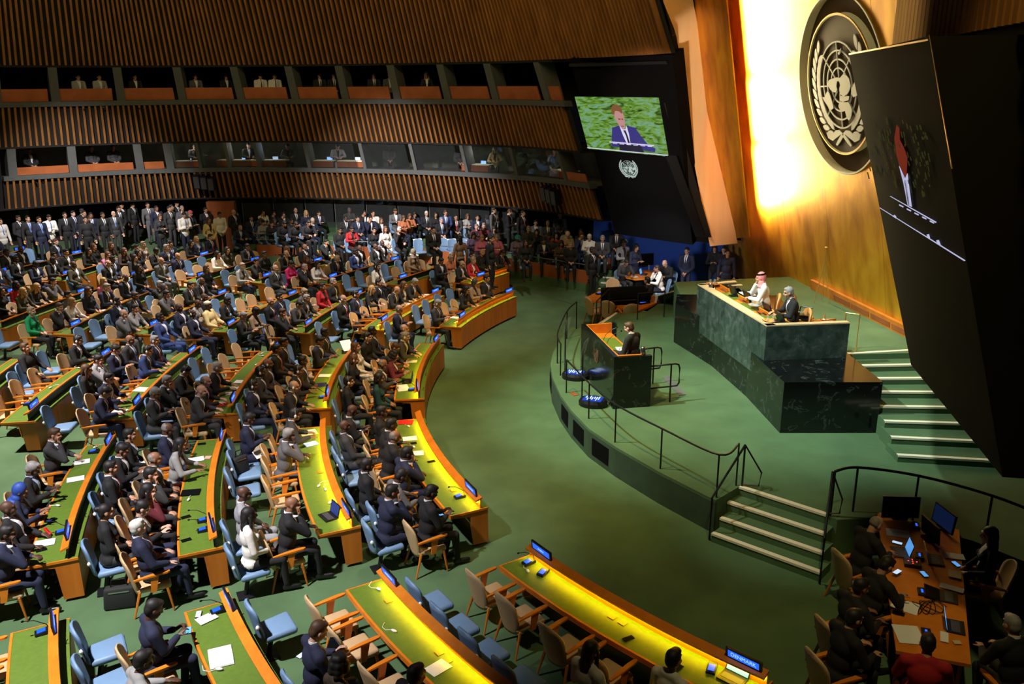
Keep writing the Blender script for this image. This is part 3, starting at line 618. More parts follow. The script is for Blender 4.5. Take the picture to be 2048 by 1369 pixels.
# dark back wall and columns under the balcony
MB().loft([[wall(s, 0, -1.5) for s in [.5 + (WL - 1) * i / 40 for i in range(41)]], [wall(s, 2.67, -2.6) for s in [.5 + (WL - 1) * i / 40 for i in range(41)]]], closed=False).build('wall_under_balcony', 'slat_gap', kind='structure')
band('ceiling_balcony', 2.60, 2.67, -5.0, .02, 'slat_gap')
for px in (62, 465, 1150):
    s = sof(px, 1.2); p = wall(s, 0, -.6); MB().box((p.x, p.y, 1.3), (.3, .3, 2.7)).build('column_balcony', 'grey_band', kind='structure')
p = at(437, 470, 1.2); MB().box((p.x, p.y + .8, 1.35), (1.3, .3, 2.6)).build('wall_partition', 'wood_dark', kind='structure')
gw = put('window_2', None, kind='structure')
for i in range(9):
    s = sof(480 + i * 62, 2.2); s2 = sof(538 + i * 62, 2.2)
    MB().slab([wall(s, 1.15, .1), wall(s2, 1.15, .1), wall(s2, 2.6, -.45), wall(s, 2.6, -.45)], (0, .012, 0)).build('pane', 'glass_dark', gw)
    MB().tube([wall(s, 1.15, .1), wall(s, 2.6, -.45)], .015, 5).build('mullion', 'grey_band', gw)

# ------------------------------------------------------------------ lectern
LC = [Vector((1.76, 19.13)), Vector((2.35, 18.75)), Vector((3.22, 18.92))]
def lectern():
    root = empty('lectern', (2.5, 20.3, SZ), 'tall black marble speaker lectern with wood-lined top on the green stage', 'lectern'); Z = 1.94
    def go():
        f0, f1, nb = Vector((1.80, 21.6)), Vector((2.33, 18.78)), Vector((3.22, 18.93)); fb = Vector((2.72, 21.85))
        MB().prism([f0, f1, f1 + Vector((.10, .02)), f0 + Vector((.10, .02))], SZ, Z).build('front_panel', 'marble_black', root)
        MB().prism([f1, nb, nb + Vector((-.02, .10)), f1 + Vector((-.02, .10))], SZ, Z - .02).build('side_panel', 'marble_black', root)
        MB().prism([f0, fb, fb + Vector((.02, -.10)), f0 + Vector((.02, -.10))], SZ, Z - .02).build('side_panel', 'marble_black', root)
        i0, i1, i2, i3 = f0 + Vector((.11, -.10)), f1 + Vector((.10, .12)), nb + Vector((-.12, .10)), fb + Vector((-.12, -.12))
        MB().hexa([V3(i0, 1.30), V3(i1, 1.30), V3(i2, 1.30), V3(i3, 1.30), V3(i0, 1.72), V3(i1, 1.72), V3(i2, 1.66), V3(i3, 1.66)]).build('desk_top', 'wood_rail', root)
        MB().hexa([V3(i0.lerp(i3, .35).lerp(i1.lerp(i2, .35), .2), 1.715), V3(i0.lerp(i3, .35).lerp(i1.lerp(i2, .35), .8), 1.715), V3(i0.lerp(i3, .9).lerp(i1.lerp(i2, .9), .8), 1.675), V3(i0.lerp(i3, .9).lerp(i1.lerp(i2, .9), .2), 1.675)] + [x + Vector((0, 0, .012)) for x in (V3(i0.lerp(i3, .35).lerp(i1.lerp(i2, .35), .2), 1.715), V3(i0.lerp(i3, .35).lerp(i1.lerp(i2, .35), .8), 1.715), V3(i0.lerp(i3, .9).lerp(i1.lerp(i2, .9), .8), 1.675), V3(i0.lerp(i3, .9).lerp(i1.lerp(i2, .9), .2), 1.675))]).build('blotter', 'leather', root)
        for p, q in ((i0, i1), (i1, i2), (i0, i3)):
            t = (q - p).normalized(); n = Vector((-t.y, t.x)) * .03
            MB().hexa([V3(p - n, 1.66), V3(q - n, 1.66), V3(q + n, 1.66), V3(p + n, 1.66), V3(p - n, Z), V3(q - n, Z - .01), V3(q + n, Z - .01), V3(p + n, Z)]).build('liner', 'wood_rail', root)
        fnn = Vector(((f1 - f0).y, -(f1 - f0).x, 0)).normalized()
        if fnn.x > 0: fnn = -fnn
        fu = V3((f1 - f0).normalized(), 0)
        draw_emblem(root, V3(f0.lerp(f1, .5), 1.55) + fnn * .002, fu, Vector((0, 0, 1)), fnn, .15, .008, 'emblem_bronze', disc=False)
    inv = go(); I = Matrix.Translation(-root.location)
    for o in root.children: o.matrix_local = I @ o.matrix_local
    return root
lectern()
def mic(loc, d, L=.45, label='thin black gooseneck microphone', group=None):
    r = empty('microphone', loc, label, 'microphone', group=group)
    MB().box((0, 0, .012), (.08, .06, .025)).build('base', 'blackmetal', r)
    p = [Vector((0, 0, .02)), Vector((d[0] * .2, d[1] * .2, L * .5)), Vector((d[0] * .6, d[1] * .6, L * .85)), Vector((d[0], d[1], L))]
    MB().tube(p, .007, 5).build('stem', 'blackmetal', r); MB().ell(p[-1], (.016, .016, .024), nu=8, nv=6).build('head', 'black', r); return r
mic((2.25, 20.6, 1.72), (.35, -.05), .42, 'gooseneck microphone on the lectern farther from camera'); mic((2.28, 20.2, 1.72), (.38, .02), .42, 'gooseneck microphone on the lectern nearer the camera')
def sheet(loc, rz, w=.21, d=.30, m='paper', label='', group=None, name='paper_sheet', th=.004, cat='paper'):
    return MB().box((0, 0, th / 2), (w, d, th)).build(name, m, loc=loc, rz=rz, label=label, cat=cat, group=group)
sheet((2.75, 20.1, 1.722), .1, .42, .30, label='open white speech pages lying on lectern blotter', th=.01)
def jug(loc, label):
    r = empty('water_jug', loc, label, 'jug')
    MB().loft([[Vector((rr * math.cos(2 * math.pi * i / 14), rr * math.sin(2 * math.pi * i / 14), z)) for i in range(14)] for rr, z in ((.05, 0), (.06, .04), (.055, .12), (.04, .17), (.045, .2))]).build('body', 'chrome', r, smooth=True)
    MB().tube([(.05, 0, .17), (.11, 0, .15), (.11, 0, .07), (.055, 0, .04)], .008, 6).build('handle', 'chrome', r)
jug((3.02, 19.02, 1.90), 'small metal water jug on near corner of the lectern')
# curved inverted-U rails behind the lectern
for i, (px, py, qx, qy) in enumerate(((1278, 700, 1324, 694), (1303, 733, 1360, 727))):
    p, q = at(px, py, SZ + .95), at(qx, qy, SZ + .95); r = empty('railing', (p.x, p.y, SZ), ['black looped handrail behind the lectern, farther from camera', 'black looped handrail behind the lectern, nearer camera'][i], 'railing')
    o = Vector((p.x, p.y, SZ)); Lp = lambda v: v - o; d = (q - p); dn = d.normalized()
    MB().tube([Lp(p), Lp(q) - dn * .12, Lp(q) - dn * .03 - Vector((0, 0, .03)), Lp(q) - Vector((0, 0, .12)), Lp(q) - Vector((0, 0, .48)), Lp(q) - dn * .05 - Vector((0, 0, .55)), Lp(p) - Vector((0, 0, .55))], .022, 8).build('handrail', 'blackmetal', r, smooth=True)
    b = q - dn * .22; MB().tube([Lp(b), Lp(Vector((b.x, b.y, SZ)))], .02, 8).build('post', 'blackmetal', r)
MB().slab([at(1325, 756, SZ + .004), at(1336, 752, SZ + .004), at(1372, 790, SZ + .004), at(1358, 792, SZ + .004)], (0, 0, .012)).build('ramp_plate', 'grey_band', label='grey metal strip on the stage carpet behind lectern', cat='plate')
# prompter floor monitors and poles
def prompter(px, py, top, label):
    p = at(px, py, SZ); r = empty('prompter_monitor', (p.x, p.y, SZ), label, 'monitor', math.radians(-20))
    MB().loft([[Vector((.34 * s * math.cos(t), .26 * s * math.sin(t), z)) for t in [2 * math.pi * i / 18 for i in range(18)]] for s, z in ((1, 0), (1.02, .10), (.9, .16))]).build('housing', 'blackmetal', r, smooth=False)
    MB().box((0, -.02, .17), (.44, .30, .02)).build('display', 'led_dim', r)
    for i in range(7): MB().box((-.16 + .05 * i, .02 - .05 * (i % 2), .184), (.022, .12 + .04 * ((i * 3) % 4), .006)).build('text_line', 'scr_white', r)
    t = at(*top, SZ + 1.35); MB().tube([(-.3, .1, .05), (-.3, .1, 1.45)], .018, 6).build('pole', 'blackmetal', r)
    MB().slab([(-.3, -.1, 1.2), (-.3, .3, 1.2), (-.22, .3, 1.55), (-.22, -.1, 1.55)], (.006, 0, 0)).build('prompt_glass', 'glass', r)
prompter(1150, 757, (1137, 645), 'black oval prompter monitor with blue display, farther of two before lectern'); prompter(1186, 811, (1177, 700), 'black oval prompter monitor with blue display, nearer of two before lectern')
sheet(at(1148, 789, SZ + .002), .4, .12, .24, 'wood_dark', 'brown wooden outlet cover on the stage carpet', name='floor_outlet', th=.012, cat='outlet')
# ------------------------------------------------------------------ stage railings
def railing(name_label, posts, hgt, floor_z, extra=None, mm='blackmetal', r=.02):
    o = Vector((*posts[0], floor_z)); root = empty('railing', o, name_label, 'railing')
    P = [Vector((x, y, floor_z)) - o for x, y in posts]
    for p in P: MB().tube([p, p + Vector((0, 0, hgt))], r * .85, 6).build('post', mm, root)
    top = [p + Vector((0, 0, hgt)) for p in P]; sm = []
    for i in range(len(top) - 1):
        q = [top[max(i - 1, 0)], top[i], top[i + 1], top[min(i + 2, len(top) - 1)]]
        for t in range(6):
            x = crv(q[0][:2], q[1][:2], q[2][:2], q[3][:2], t / 6); sm.append(Vector((*x, q[1].z + (q[2].z - q[1].z) * t / 6)))
    sm.append(top[-1])
    if extra: sm = sm + [Vector(e) - o for e in extra]
    MB().tube(sm, r, 7).build('handrail', mm, root, smooth=True); return root
RH = .85
railing('curved black stage rail before the far prompter', [(1.98, 25.6), (1.62, 24.5), (1.22, 22.2), (1.25, 21.2)], RH, SZ)
railing('long curved black stage rail sweeping to the near steps', [(1.32, 19.9), (1.72, 18.2), (2.16, 16.86), (2.9, 15.55), (3.72, 14.32), (4.2, 14.8)], RH, SZ)
railing('black stage rail by the far steps at the wood table', [(A1.x + .1, A1.y + .05), (A2.x - .25, A2.y - .1), (2.9, 27.2)], RH, SZ)
railing('black stage rail behind the lectern toward the dais', [(4.0, 26.6), (4.9, 26.9)], RH, SZ)
railing('dark rounded rail around the technicians table', [(5.55, 13.6), (6.0, 13.75), (6.9, 13.4), (7.75, 12.65), (8.3, 11.75), (8.8, 10.7)], RH, SZ, mm='blackmetal', r=.025)
def slope_rail(lab, a, b, loop):
    root = empty('railing', a, lab, 'railing'); d = Vector(b) - Vector(a)
    MB().tube([Vector((0, 0, .85)), d + Vector((0, 0, .85)), d + Vector((0, 0, .02))], .022, 7).build('handrail', 'blackmetal', root)
    MB().tube([Vector((0, 0, .85)), Vector((loop[0], loop[1], .35)), Vector((loop[0] * .9, loop[1] * .9, .08)), Vector((0, 0, .05))], .016, 7).build('end_loop', 'blackmetal', root)
    MB().tube([Vector((0, 0, .85)), Vector((0, 0, 0))], .02, 7).build('post', 'blackmetal', root)
slope_rail('sloping black rail at the left of the stage steps', (4.3, 14.75, SZ), (3.55, 13.95, 0), (.3, -.15)); slope_rail('sloping black rail at the right of the stage steps', (5.5, 13.58, SZ), (5.05, 12.5, 0), (.2, -.05))
r = empty('railing', (7.75, 19.5, DZ), 'slim brass rail at the head of the dais stairs', 'railing')
p, q, e = at(1692, 626, DZ + .9) - r.location, at(1720, 629, DZ + .9) - r.location, at(1709, 700, DZ + .02) - r.location
MB().tube([p, q, Vector((q.x, q.y, .0))], .018, 6).build('handrail', 'emblem_rim', r); MB().tube([p, Vector((p.x, p.y, 0))], .018, 6).build('post', 'emblem_rim', r)
# ------------------------------------------------------------------ rostrum
MB().prism([(4.71, 24.13), (5.32, 21.9), (5.63, 19.6), (5.77, 17.3), (7.85, 17.27), (7.86, 19.2), (7.86, 25.0), (4.95, 25.2)], SZ - .01, 1.83).build('marble_plinth', 'marble_black', label='huge black marble plinth carrying the green rostrum', cat='plinth')
ro = empty('rostrum', (6.0, 21, 1.375), 'long green marble presiding rostrum with pale wood rim', 'rostrum')
RT = 2.667; far_c = at(1469, 561, RT)
def rostrum():
    f0, f1, nb = Vector((5.06, 22.96)), Vector((5.75, 18.78)), Vector((7.71, 18.99))
    fb = Vector((far_c.x, far_c.y))
    for i in range(5):                                # marble slabs of the front
        p, q = f0.lerp(f1, i / 5), f0.lerp(f1, (i + 1) / 5); t = (q - p).normalized() * .004
        MB().prism([p + t, q - t, q - t + Vector((.16, .02)), p + t + Vector((.16, .02))], 1.375, RT - .03).build('marble_slab', 'marble_green', ro)
    for p, q, n in ((f1, nb, Vector((-.02, .16))), (f0, fb, Vector((.02, -.16)))):
        MB().prism([p, q, q + n, p + n], 1.38, RT - .03).build('side_slab', 'marble_green', ro)
    for p, q, n in ((f0, f1, Vector((.22, .03))), (f1, nb, Vector((-.02, .16))), (f0, fb, Vector((.02, -.16)))):
        MB().prism([p, q, q + n, p + n], RT - .03, RT).build('rim', 'rim_wood', ro)
    MB().prism([f0 + Vector((.2, -.15)), f1 + Vector((.2, .15)), nb + Vector((-.05, .7)), Vector((6.6, 19.55)), Vector((5.98, 22.9)), fb + Vector((0, -.5))], RT - .16, RT - .10).build('desk_top', 'wood_rail', ro)
    for i in range(3):
        c = f0.lerp(f1, .25 + .27 * i) + Vector((.52, .05)); MB().box((c.x, c.y, RT - .094), (.5, .75, .012), Matrix.Rotation(.16, 3, 'Z')).build('blotter', 'leather', ro)
mat('rim_wood', (.72, .52, .28), .45)
under(ro, rostrum)
RM3 = Matrix.Rotation(.16, 3, 'Z')
def devscreen(loc, rz, w, h, label, m='blackmetal', back=True, name='desk_monitor', tilt=.35, face='scr_deep'):
    r = empty(name, loc, label, 'monitor', rz)
    M = Matrix.Rotation(-tilt, 3, 'X'); MB().box((0, 0, h / 2 + .03), (w, .03, h), M).build('panel', 'blackmetal', r)
    MB().box(Vector((0, 0, h / 2 + .03)) + M @ Vector((0, -.017, 0)), (w * .92, .004, h * .88), M).build('display', face, r)
    MB().box((0, .02, .02), (w * .4, .14, .03)).build('foot', 'blackmetal', r)
for i, (px, py) in enumerate(((1462, 590), (1490, 601), (1530, 626), (1555, 644))):
    p = at(px, py, RT - .05); devscreen((p.x + .05, p.y, RT - .10), 1.73, .42, .26, f'black slanted monitor on the rostrum, {ordw(i)} from its far end')
for i, (px, py) in enumerate(((1416, 568), (1500, 611), (1530, 642))):
    p = at(px, py, RT); r = empty('drinks_tray', (p.x + .12, p.y, RT), f'round tray with glass and carafe on rostrum rim, {ordw(i)} from its far end', 'tray')
    MB().loft([[Vector((rr * math.cos(2 * math.pi * j / 18), rr * math.sin(2 * math.pi * j / 18), z)) for j in range(18)] for rr, z in ((.16, 0), (.18, .012), (.17, .016))]).build('tray', 'chrome', r)
    for q in (-.06, .06): MB().loft([[Vector((q + rr * math.cos(2 * math.pi * j / 10), rr * math.sin(2 * math.pi * j / 10), z)) for j in range(10)] for rr, z in ((.028, .016), (.034, .12))]).build('tumbler', 'glass', r)
jug((5.32, 22.55, RT - .09), 'polished coffee pot on the far end of the rostrum')
for i, (px, py, w, d, m, lab) in enumerate(((1495, 585, .3, .42, 'white', 'white opened folder before the man in chequered headscarf'), (1515, 596, .5, .3, 'white', 'broad white document pages on rostrum between the two seated men'), (1577, 627, .3, .22, 'paper', 'small white paper before the man with headset'), (1440, 572, .3, .35, 'wood_rail', 'orange wooden tray at the far end of rostrum'), (1655, 642, .35, .16, 'paper', 'white card on the near end of rostrum'), (1470, 568, .4, .12, 'pier_wood', 'wooden book ledge at the far back of rostrum'))):
    sheet(at(px, py, RT - .05) - Vector((0, 0, .05)), .16, w, d, m, lab, name='paper_folder', th=.02)
for i, (px, py) in enumerate(((1432, 575), (1472, 598), (1510, 622))):
    p = at(px, py, RT - .02); r = empty('name_stand', (p.x + .22, p.y, RT - .10), f'low wooden name stand behind the rostrum rim, {ordw(i)} from its far end', 'stand', 1.73)
    MB().box((0, 0, .06), (.5, .03, .09), Matrix.Rotation(-.3, 3, 'X')).build('board', 'wood_rail', r); MB().box((0, .02, .01), (.5, .1, .02)).build('foot', 'wood_dark', r)
p = at(1607, 640, RT - .1); r = empty('desk_telephone', (p.x, p.y, RT - .1), 'black desk telephone console on near corner of the rostrum', 'telephone', 1.2)
MB().box((0, 0, .05), (.3, .24, .06), Matrix.Rotation(.25, 3, 'X')).build('body', 'blackmetal', r); MB().box((-.1, 0, .1), (.06, .22, .04)).build('handset', 'black', r)
p = at(1648, 640, RT - .1); r = empty('gavel_stand', (p.x, p.y, RT - .1), 'little pointed brass stand on the near wing of rostrum', 'stand'); MB().loft([[Vector((rr * math.cos(j), rr * math.sin(j), z)) for j in [k * math.pi / 4 for k in range(8)]] for rr, z in ((.05, 0), (.03, .03), (.006, .2))]).build('spike', 'emblem_rim', r); MB().box((0, 0, .005), (.14, .14, .01)).build('base', 'wood_dark', r)
r = empty('easel', at(1643, 606, DZ), 'thin brass tripod standing against the gold wall', 'easel')
for dx, dy in ((-.22, 0), (.22, 0), (.12, .3)): MB().tube([(dx, dy, 0), (0, .05, 1.25)], .014, 5).build('leg', 'emblem_rim', r)
MB().ell((0, .05, 1.6), (.05, .05, .03), nu=8, nv=6).build('knob', 'emblem_rim', r); MB().tube([(0, .05, 1.2), (0, .05, 1.6)], .008, 5).build('stem', 'emblem_rim', r)
# ------------------------------------------------------------------ delegates' desks
# key: row, block, (near end px), (far end px), glow
DK = [
 ('front', 'fourth block', (911.5, 641), (1024.8, 580.6), 1), ('front', 'middle block', (834, 781), (876, 675), 1), ('front', 'second block', (958, 997), (835, 821), 1), ('front', 'nearest block', (1534, 1347), (1057, 1089), 1),
 ('second', 'fourth block', (757, 647), (880, 579.6), 1), ('second', 'far block', (944.7, 557), (1012, 533.8), 1), ('second', 'middle block', (651, 799), (713, 686), 1), ('second', 'second block', (700, 1034), (646, 836), 1), ('second', 'nearest block', (1130, 1455), (760, 1136), 1),
 ('third', 'far block', (794, 559), (872, 534), 0), ('third', 'fourth block', (608, 653), (728, 582.6), 0), ('third', 'middle block', (459.5, 810), (557, 690), 0), ('third', 'second block', (426, 1074), (447, 859), 0), ('third', 'nearest block', (600, 1440), (446, 1179), 0),
 ('fourth', 'far block', (653.7, 557), (798, 517), 0), ('fourth', 'fourth block', (454, 651.5), (595.5, 583.5), 0), ('fourth', 'middle block', (261, 819), (397.4, 692), 0), ('fourth', 'second block', (128, 1096), (226, 869), 0), ('fourth', 'nearest block', (118, 1440), (108, 1219), 0),
 ('fifth', 'far block', (521.6, 555.7), (644, 519), 0), ('fifth', 'fourth block', (294, 655.7), (456, 581.8), 0), ('fifth', 'middle block', (52, 825.6), (220, 702), 0),
 ('sixth', 'far block', (390.6, 554), (518, 518), 0), ('sixth', 'fourth block', (139.4, 655), (295, 583), 0), ('sixth', 'middle block', (-90, 822), (60, 704), 0),
 ('seventh', 'far block', (258.7, 552.4), (424, 505), 0), ('seventh', 'fourth block', (0, 643), (174.7, 580), 0),
 ('eighth', 'far block', (121, 550.7), (292, 503), 0), ('eighth', 'fourth block', (-110, 638), (35, 579), 0),
 ('ninth', 'far block', (-20, 549), (163, 504.5), 0), ('tenth', 'far block', (-90, 538), (52, 496), 0)]
LZ, TZ = .95, .735
DESKS = []
class Desk: pass
for row, blk, a, b, glow in DK:
    d = Desk(); d.row, d.blk, d.glow = row, blk, glow
    (d.r0, d.a0), (d.r1, d.a1) = pol(atf(*a, LZ)), pol(atf(*b, LZ)); d.name = f'{row} row, {blk}'; d.n = {}
    DESKS.append(d)
def drad(d, a): return d.r0 + (d.r1 - d.r0) * (a - d.a0) / (d.a1 - d.a0)
def dpt(d, a, off, z=0.0):
    p = unpol(drad(d, a) + off, a); p.z = fz(p.x, p.y) + z; return p
def build_desk(d):
    am = (d.a0 + d.a1) / 2; base = dpt(d, am, .1); fl = base.z
    root = empty('delegate_desk', base, f'curved wooden delegate desk with green leather top, {d.row} row, {d.blk}' + (', glowing yellow' if d.glow else ''), 'desk', group='curved delegate desks')
    N = max(8, int(abs(d.a1 - d.a0) * d.r0 / .35)); A = [d.a0 + (d.a1 - d.a0) * i / N for i in range(N + 1)]
    def sec(name, poly, m, aa=None, s=False):
        rings = []
        for x in aa or A:
            p0 = dpt(d, x, .1).z
            rings.append([unpol(drad(d, x) + o, x) + Vector((0, 0, p0 + z)) - base for o, z in poly])
        return MB().loft(rings).build(name, m, root, smooth=s)
    L = abs(d.a1 - d.a0) * d.r0; m = max(2, round(L / 1.05)); g = .006 / d.r0
    for i in range(m):                                # front panels with open joints
        x0, x1 = d.a0 + (d.a1 - d.a0) * i / m + g, d.a0 + (d.a1 - d.a0) * (i + 1) / m - g
        sec('front_panel', [(-.17, .07), (-.14, .07), (-.14, .69), (-.17, .69)], 'wood', [x0 + (x1 - x0) * q / 3 for q in range(4)])
    for x, sg in ((d.a0, 1), (d.a1, -1)):
        e = .045 / d.r0 * sg
        sec('end_panel', [(-.17, .05), (.12, .05), (.17, .62), (.52, .665), (.52, .71), (-.17, .71)], 'wood', [x, x + e])
    sec('tabletop', [(-.165, .70), (.52, .70), (.52, TZ), (-.165, TZ)], 'leather')
    sec('edge_trim', [(.52, .66), (.555, .66), (.555, TZ + .006), (.52, TZ + .006)], 'wood_rail')
    for x, sg in ((d.a0, -1), (d.a1, 1)): sec('end_trim', [(-.17, .70), (.555, .70), (.555, TZ + .006), (-.17, TZ + .006)], 'wood_rail', [x, x + .018 / d.r0 * sg])
    sec('ledge', [(-.065, .925), (-.06, .955), (.065, .905), (.06, .875)], 'wood_rail')
    sec('ledge_support', [(-.035, TZ), (-.02, TZ), (-.02, .905), (-.035, .915)], 'blackmetal' if not d.glow else 'wood')
    if d.glow: sec('light_strip', [(.015, .872), (.04, .865), (.04, .875), (.015, .882)], 'led_yellow', A)
    k = 'far' if d.blk in ('far block', 'fourth block') else ''
    if d.glow and k: sec('light_strip', [(-.050, .905), (-.040, .90), (-.040, .908), (-.050, .913)], 'led_yellow', A); sec('ledge_lip', [(-.072, .875), (-.063, .875), (-.063, .952), (-.072, .952)], 'wood_rail')  # lip added to hide the bright line of the front strip
    n = max(2, int(L / .9))
    for i in range(n):                                # little coat hooks / earphone hooks on the front edge
        x = d.a0 + (d.a1 - d.a0) * (i + .5) / n; p = dpt(d, x, -.13, TZ) - base
        MB().tube([p, p + Vector((0, 0, .05)), p + Vector((.03, 0, .08))], .006, 4).build('hook', 'blackmetal', root)
for d in DESKS: build_desk(d)
def nearest(p, lo=None):
    r, a = pol(p); best = None
    for d in DESKS:
        m = .05
        x = min(max(a, min(d.a0, d.a1) - 0), max(d.a0, d.a1)); off = r - drad(d, x)
        ex = abs(a - x) * r
        for nm, o in (('delegate', .80), ('adviser', -.56)):
            c = abs(off - o) + ex * 1.5
            if best is None or c < best[0]: best = (c, d, nm, o, a)
    return best

# nameplates on the ledges
def nameplate(p, rz, lab, text=None):
    r = empty('nameplate', p, lab, 'nameplate', rz, 'illuminated nameplates')
    M = Matrix.Rotation(-.12, 3, 'X')
    MB().box((0, 0, .075), (.50, .03, .15), M).build('frame', 'blackmetal', r)
    disp = [MB().box(Vector((0, 0, .075)) + M @ Vector((0, .0165 * sg, 0)), (.43, .003, .095), M).build('display', 'led_blue', r) for sg in (-1, 1)]
    mb = MB(); rr = random.Random(int(p[0] * 100))
    n = 7 if text else rr.randint(5, 9)
    if text:
        cu = bpy.data.curves.new('letters', 'FONT'); cu.body = text; cu.size = .075; cu.align_x = 'CENTER'; cu.align_y = 'CENTER'; cu.extrude = .001
        t = bpy.data.objects.new('t', cu); COL.objects.link(t); me = bpy.data.meshes.new_from_object(t.evaluated_get(bpy.context.evaluated_depsgraph_get())); bpy.data.objects.remove(t); me.materials.clear(); me.materials.append(MT['led_text'])
        for sg, q in ((1, disp[1]), (-1, disp[0])):
            put('lettering', me, q, kind='stuff', M=Matrix.Translation(Vector((0, 0, .075)) + M @ Vector((0, .0195 * sg, 0))) @ (M.to_4x4() @ Matrix.Rotation(math.pi / 2, 4, 'X') if sg < 0 else M.to_4x4() @ Matrix.Rotation(math.pi, 4, 'Z') @ Matrix.Rotation(math.pi / 2, 4, 'X')))
    else:
        for sg, q in ((-1, disp[0]), (1, disp[1])):
            mb = MB()
            for i in range(n):
                h = rr.uniform(.02, .034); c = Vector((0, 0, .075)) + M @ Vector(((i - (n - 1) / 2) * .032, .019 * sg, 0))
                mb.box(c, (.016, .002, h), M)
            o = mb.build('lettering', 'led_text', q); o['kind'] = 'stuff'
    return r
T1 = {'A': (0, 460, 5.953), 'B': (320, 460, 5.953), 'C': (640, 440, 5.12), 'D': (0, 640, 5.953), 'E': (320, 640, 5.953), 'F': (640, 640, 5.953), 'G': (0, 850, 5.953), 'H': (320, 850, 5.953), 'I': (640, 850, 5.953), 'J': (0, 980, 3.52), 'K': (450, 980, 3.52), 'L': (950, 1040, 3.357), 'R': (1500, 960, 3.347), 'M': (0, 400, 6.024), 'N': (320, 390, 6.024), 'O': (640, 390, 6.024), 'Q': (940, 400, 6.827), 'S': (1160, 460, 6.4), 'Y': (0, 120, 3.413), 'Z': (600, 120, 3.413), 'P': (0, 0, 1.0)}
def px(t, u, v): a = T1[t]; return a[0] + u / a[2], a[1] + v / a[2]
NP = 'A210,210 A955,240 A20,470 A1695,258 A800,490 A1605,500 A120,700 A970,705 A895,1095 A1840,1090 B525,270 B490,510 B1285,522 B730,725 B1570,735 B860,1085 B1775,1080 B1285,285 C100,365 C150,560 C770,378 C860,568 C1615,540 C435,740 C1175,712 C645,990 C1905,685 C1420,955 D405,985 D1270,345 E385,335 E880,905 E1400,300 E1990,830 D1620,935 F1365,205 F1160,760 F435,275 G1275,150 G795,1240 H705,95 H605,1150 H1930,1210 I1770,740 I285,960 K1160,590 K1370,60 J350,920 J1600,760 L445,195 L1800,930'.split()
npl = []
for s in NP:
    u, v = s[1:].split(','); x, y = px(s[0], float(u), float(v)); p = atf(x, y, 1.03); r, a = pol(p)
    best = min(DESKS, key=lambda d: abs(drad(d, min(max(a, min(d.a0, d.a1)), max(d.a0, d.a1))) - r) + 1.5 * max(0, min(d.a0, d.a1) - a, a - max(d.a0, d.a1)) * r)
    lo, hi = min(best.a0, best.a1) + .25 / r, max(best.a0, best.a1) - .25 / r; a = min(max(a, lo), hi)
    if all(q[0] is not best or abs(q[1] - a) * r > .55 for q in npl): npl.append((best, a, 'DENMARK' if s == 'L1800,930' else None))
npl.sort(key=lambda q: (q[0].name, q[1])); cnt = {}
for best, a, tx in npl:
    i = cnt[best.name] = cnt.get(best.name, -1) + 1
    nameplate(dpt(best, a, 0, .925), math.pi / 2 - a, f'blue-lit nameplate on desk ledge, {ordw(i)} from near end, {best.name}', tx)

# ------------------------------------------------------------------ chairs
def sweep_back(w0, w1, z0, z1, th, curve, n=10, m=9, y0=0, lean=.25, rnd=.35):
    # rounded shell: rows in height, columns across; closed slab
    mb = MB(); F_, B_ = [], []
    ts = [0, .08, .2, .35, .5, .65, .76, .86, .93, .975, 1.0]
    for t in ts:
        z = z0 + (z1 - z0) * t; w = w0 + (w1 - w0) * math.sin(min(1, t * 1.25) * math.pi / 2)
        if t > 1 - rnd: q = (t - 1 + rnd) / rnd; w *= math.sqrt(max(.03, 1 - q ** 2.6))
        if t < .15: w *= .78 + .22 * t / .15
        xs = [w * (i / n - .5) for i in range(n + 1)]
        F_.append([Vector((x, y0 - lean * t * (z1 - z0) + curve * (2 * x / w1) ** 2 * .8, z)) for x in xs])
        B_.append([p + Vector((0, -th * (1 - .5 * abs(2 * i / n - 1) ** 3) * (1 if t < .95 else .6), 0)) for i, p in enumerate(F_[-1])])
    rings = [f + b[::-1] for f, b in zip(F_, B_)]
    mb.loft(rings); return mb
def armchair(kids_only=False):
    r = empty('armchair', (0, 0, 0), 'proto', 'chair')
    sweep_back(.40, .52, .34, 1.0, .045, .07, y0=-.20, lean=.24).build('backrest', 'beige', r, smooth=True)
    b = bevelbox((.50, .50, .10), .04, 2); b.v = [(x * (1 - .10 * (y < 0)), y + .03, z + .43) for x, y, z in b.v]; b.build('seat', 'beige', r, smooth=True)
    for s in (-1, 1):
        MB().loft([[Vector((s * (.27 + dx), y, z)) for dx, z in ((-w, zz), (w, zz), (w, zz + .028), (-w, zz + .028))] for y, w, zz in ((-.24, .016, .635), (-.05, .03, .66), (.14, .036, .675), (.25, .03, .68), (.285, .012, .682))]).build('armrest', 'wood_rail', r); ar = LAST[0]
        MB().hexa([Vector(q) for q in ((s * .255, -.02, .40), (s * .285, -.02, .40), (s * .285, .06, .40), (s * .255, .06, .40), (s * .255, .0, .665), (s * .285, .0, .665), (s * .285, .12, .665), (s * .255, .12, .665))]).build('arm_support', 'wood_rail', ar)
        MB().cap((s * .24, .22, .40), .024, (s * .27, .27, .012), .014, 6).build('leg', 'wood', r); MB().cap((s * .22, -.18, .40), .024, (s * .27, -.30, .012), .014, 6).build('leg', 'wood', r)
    return r
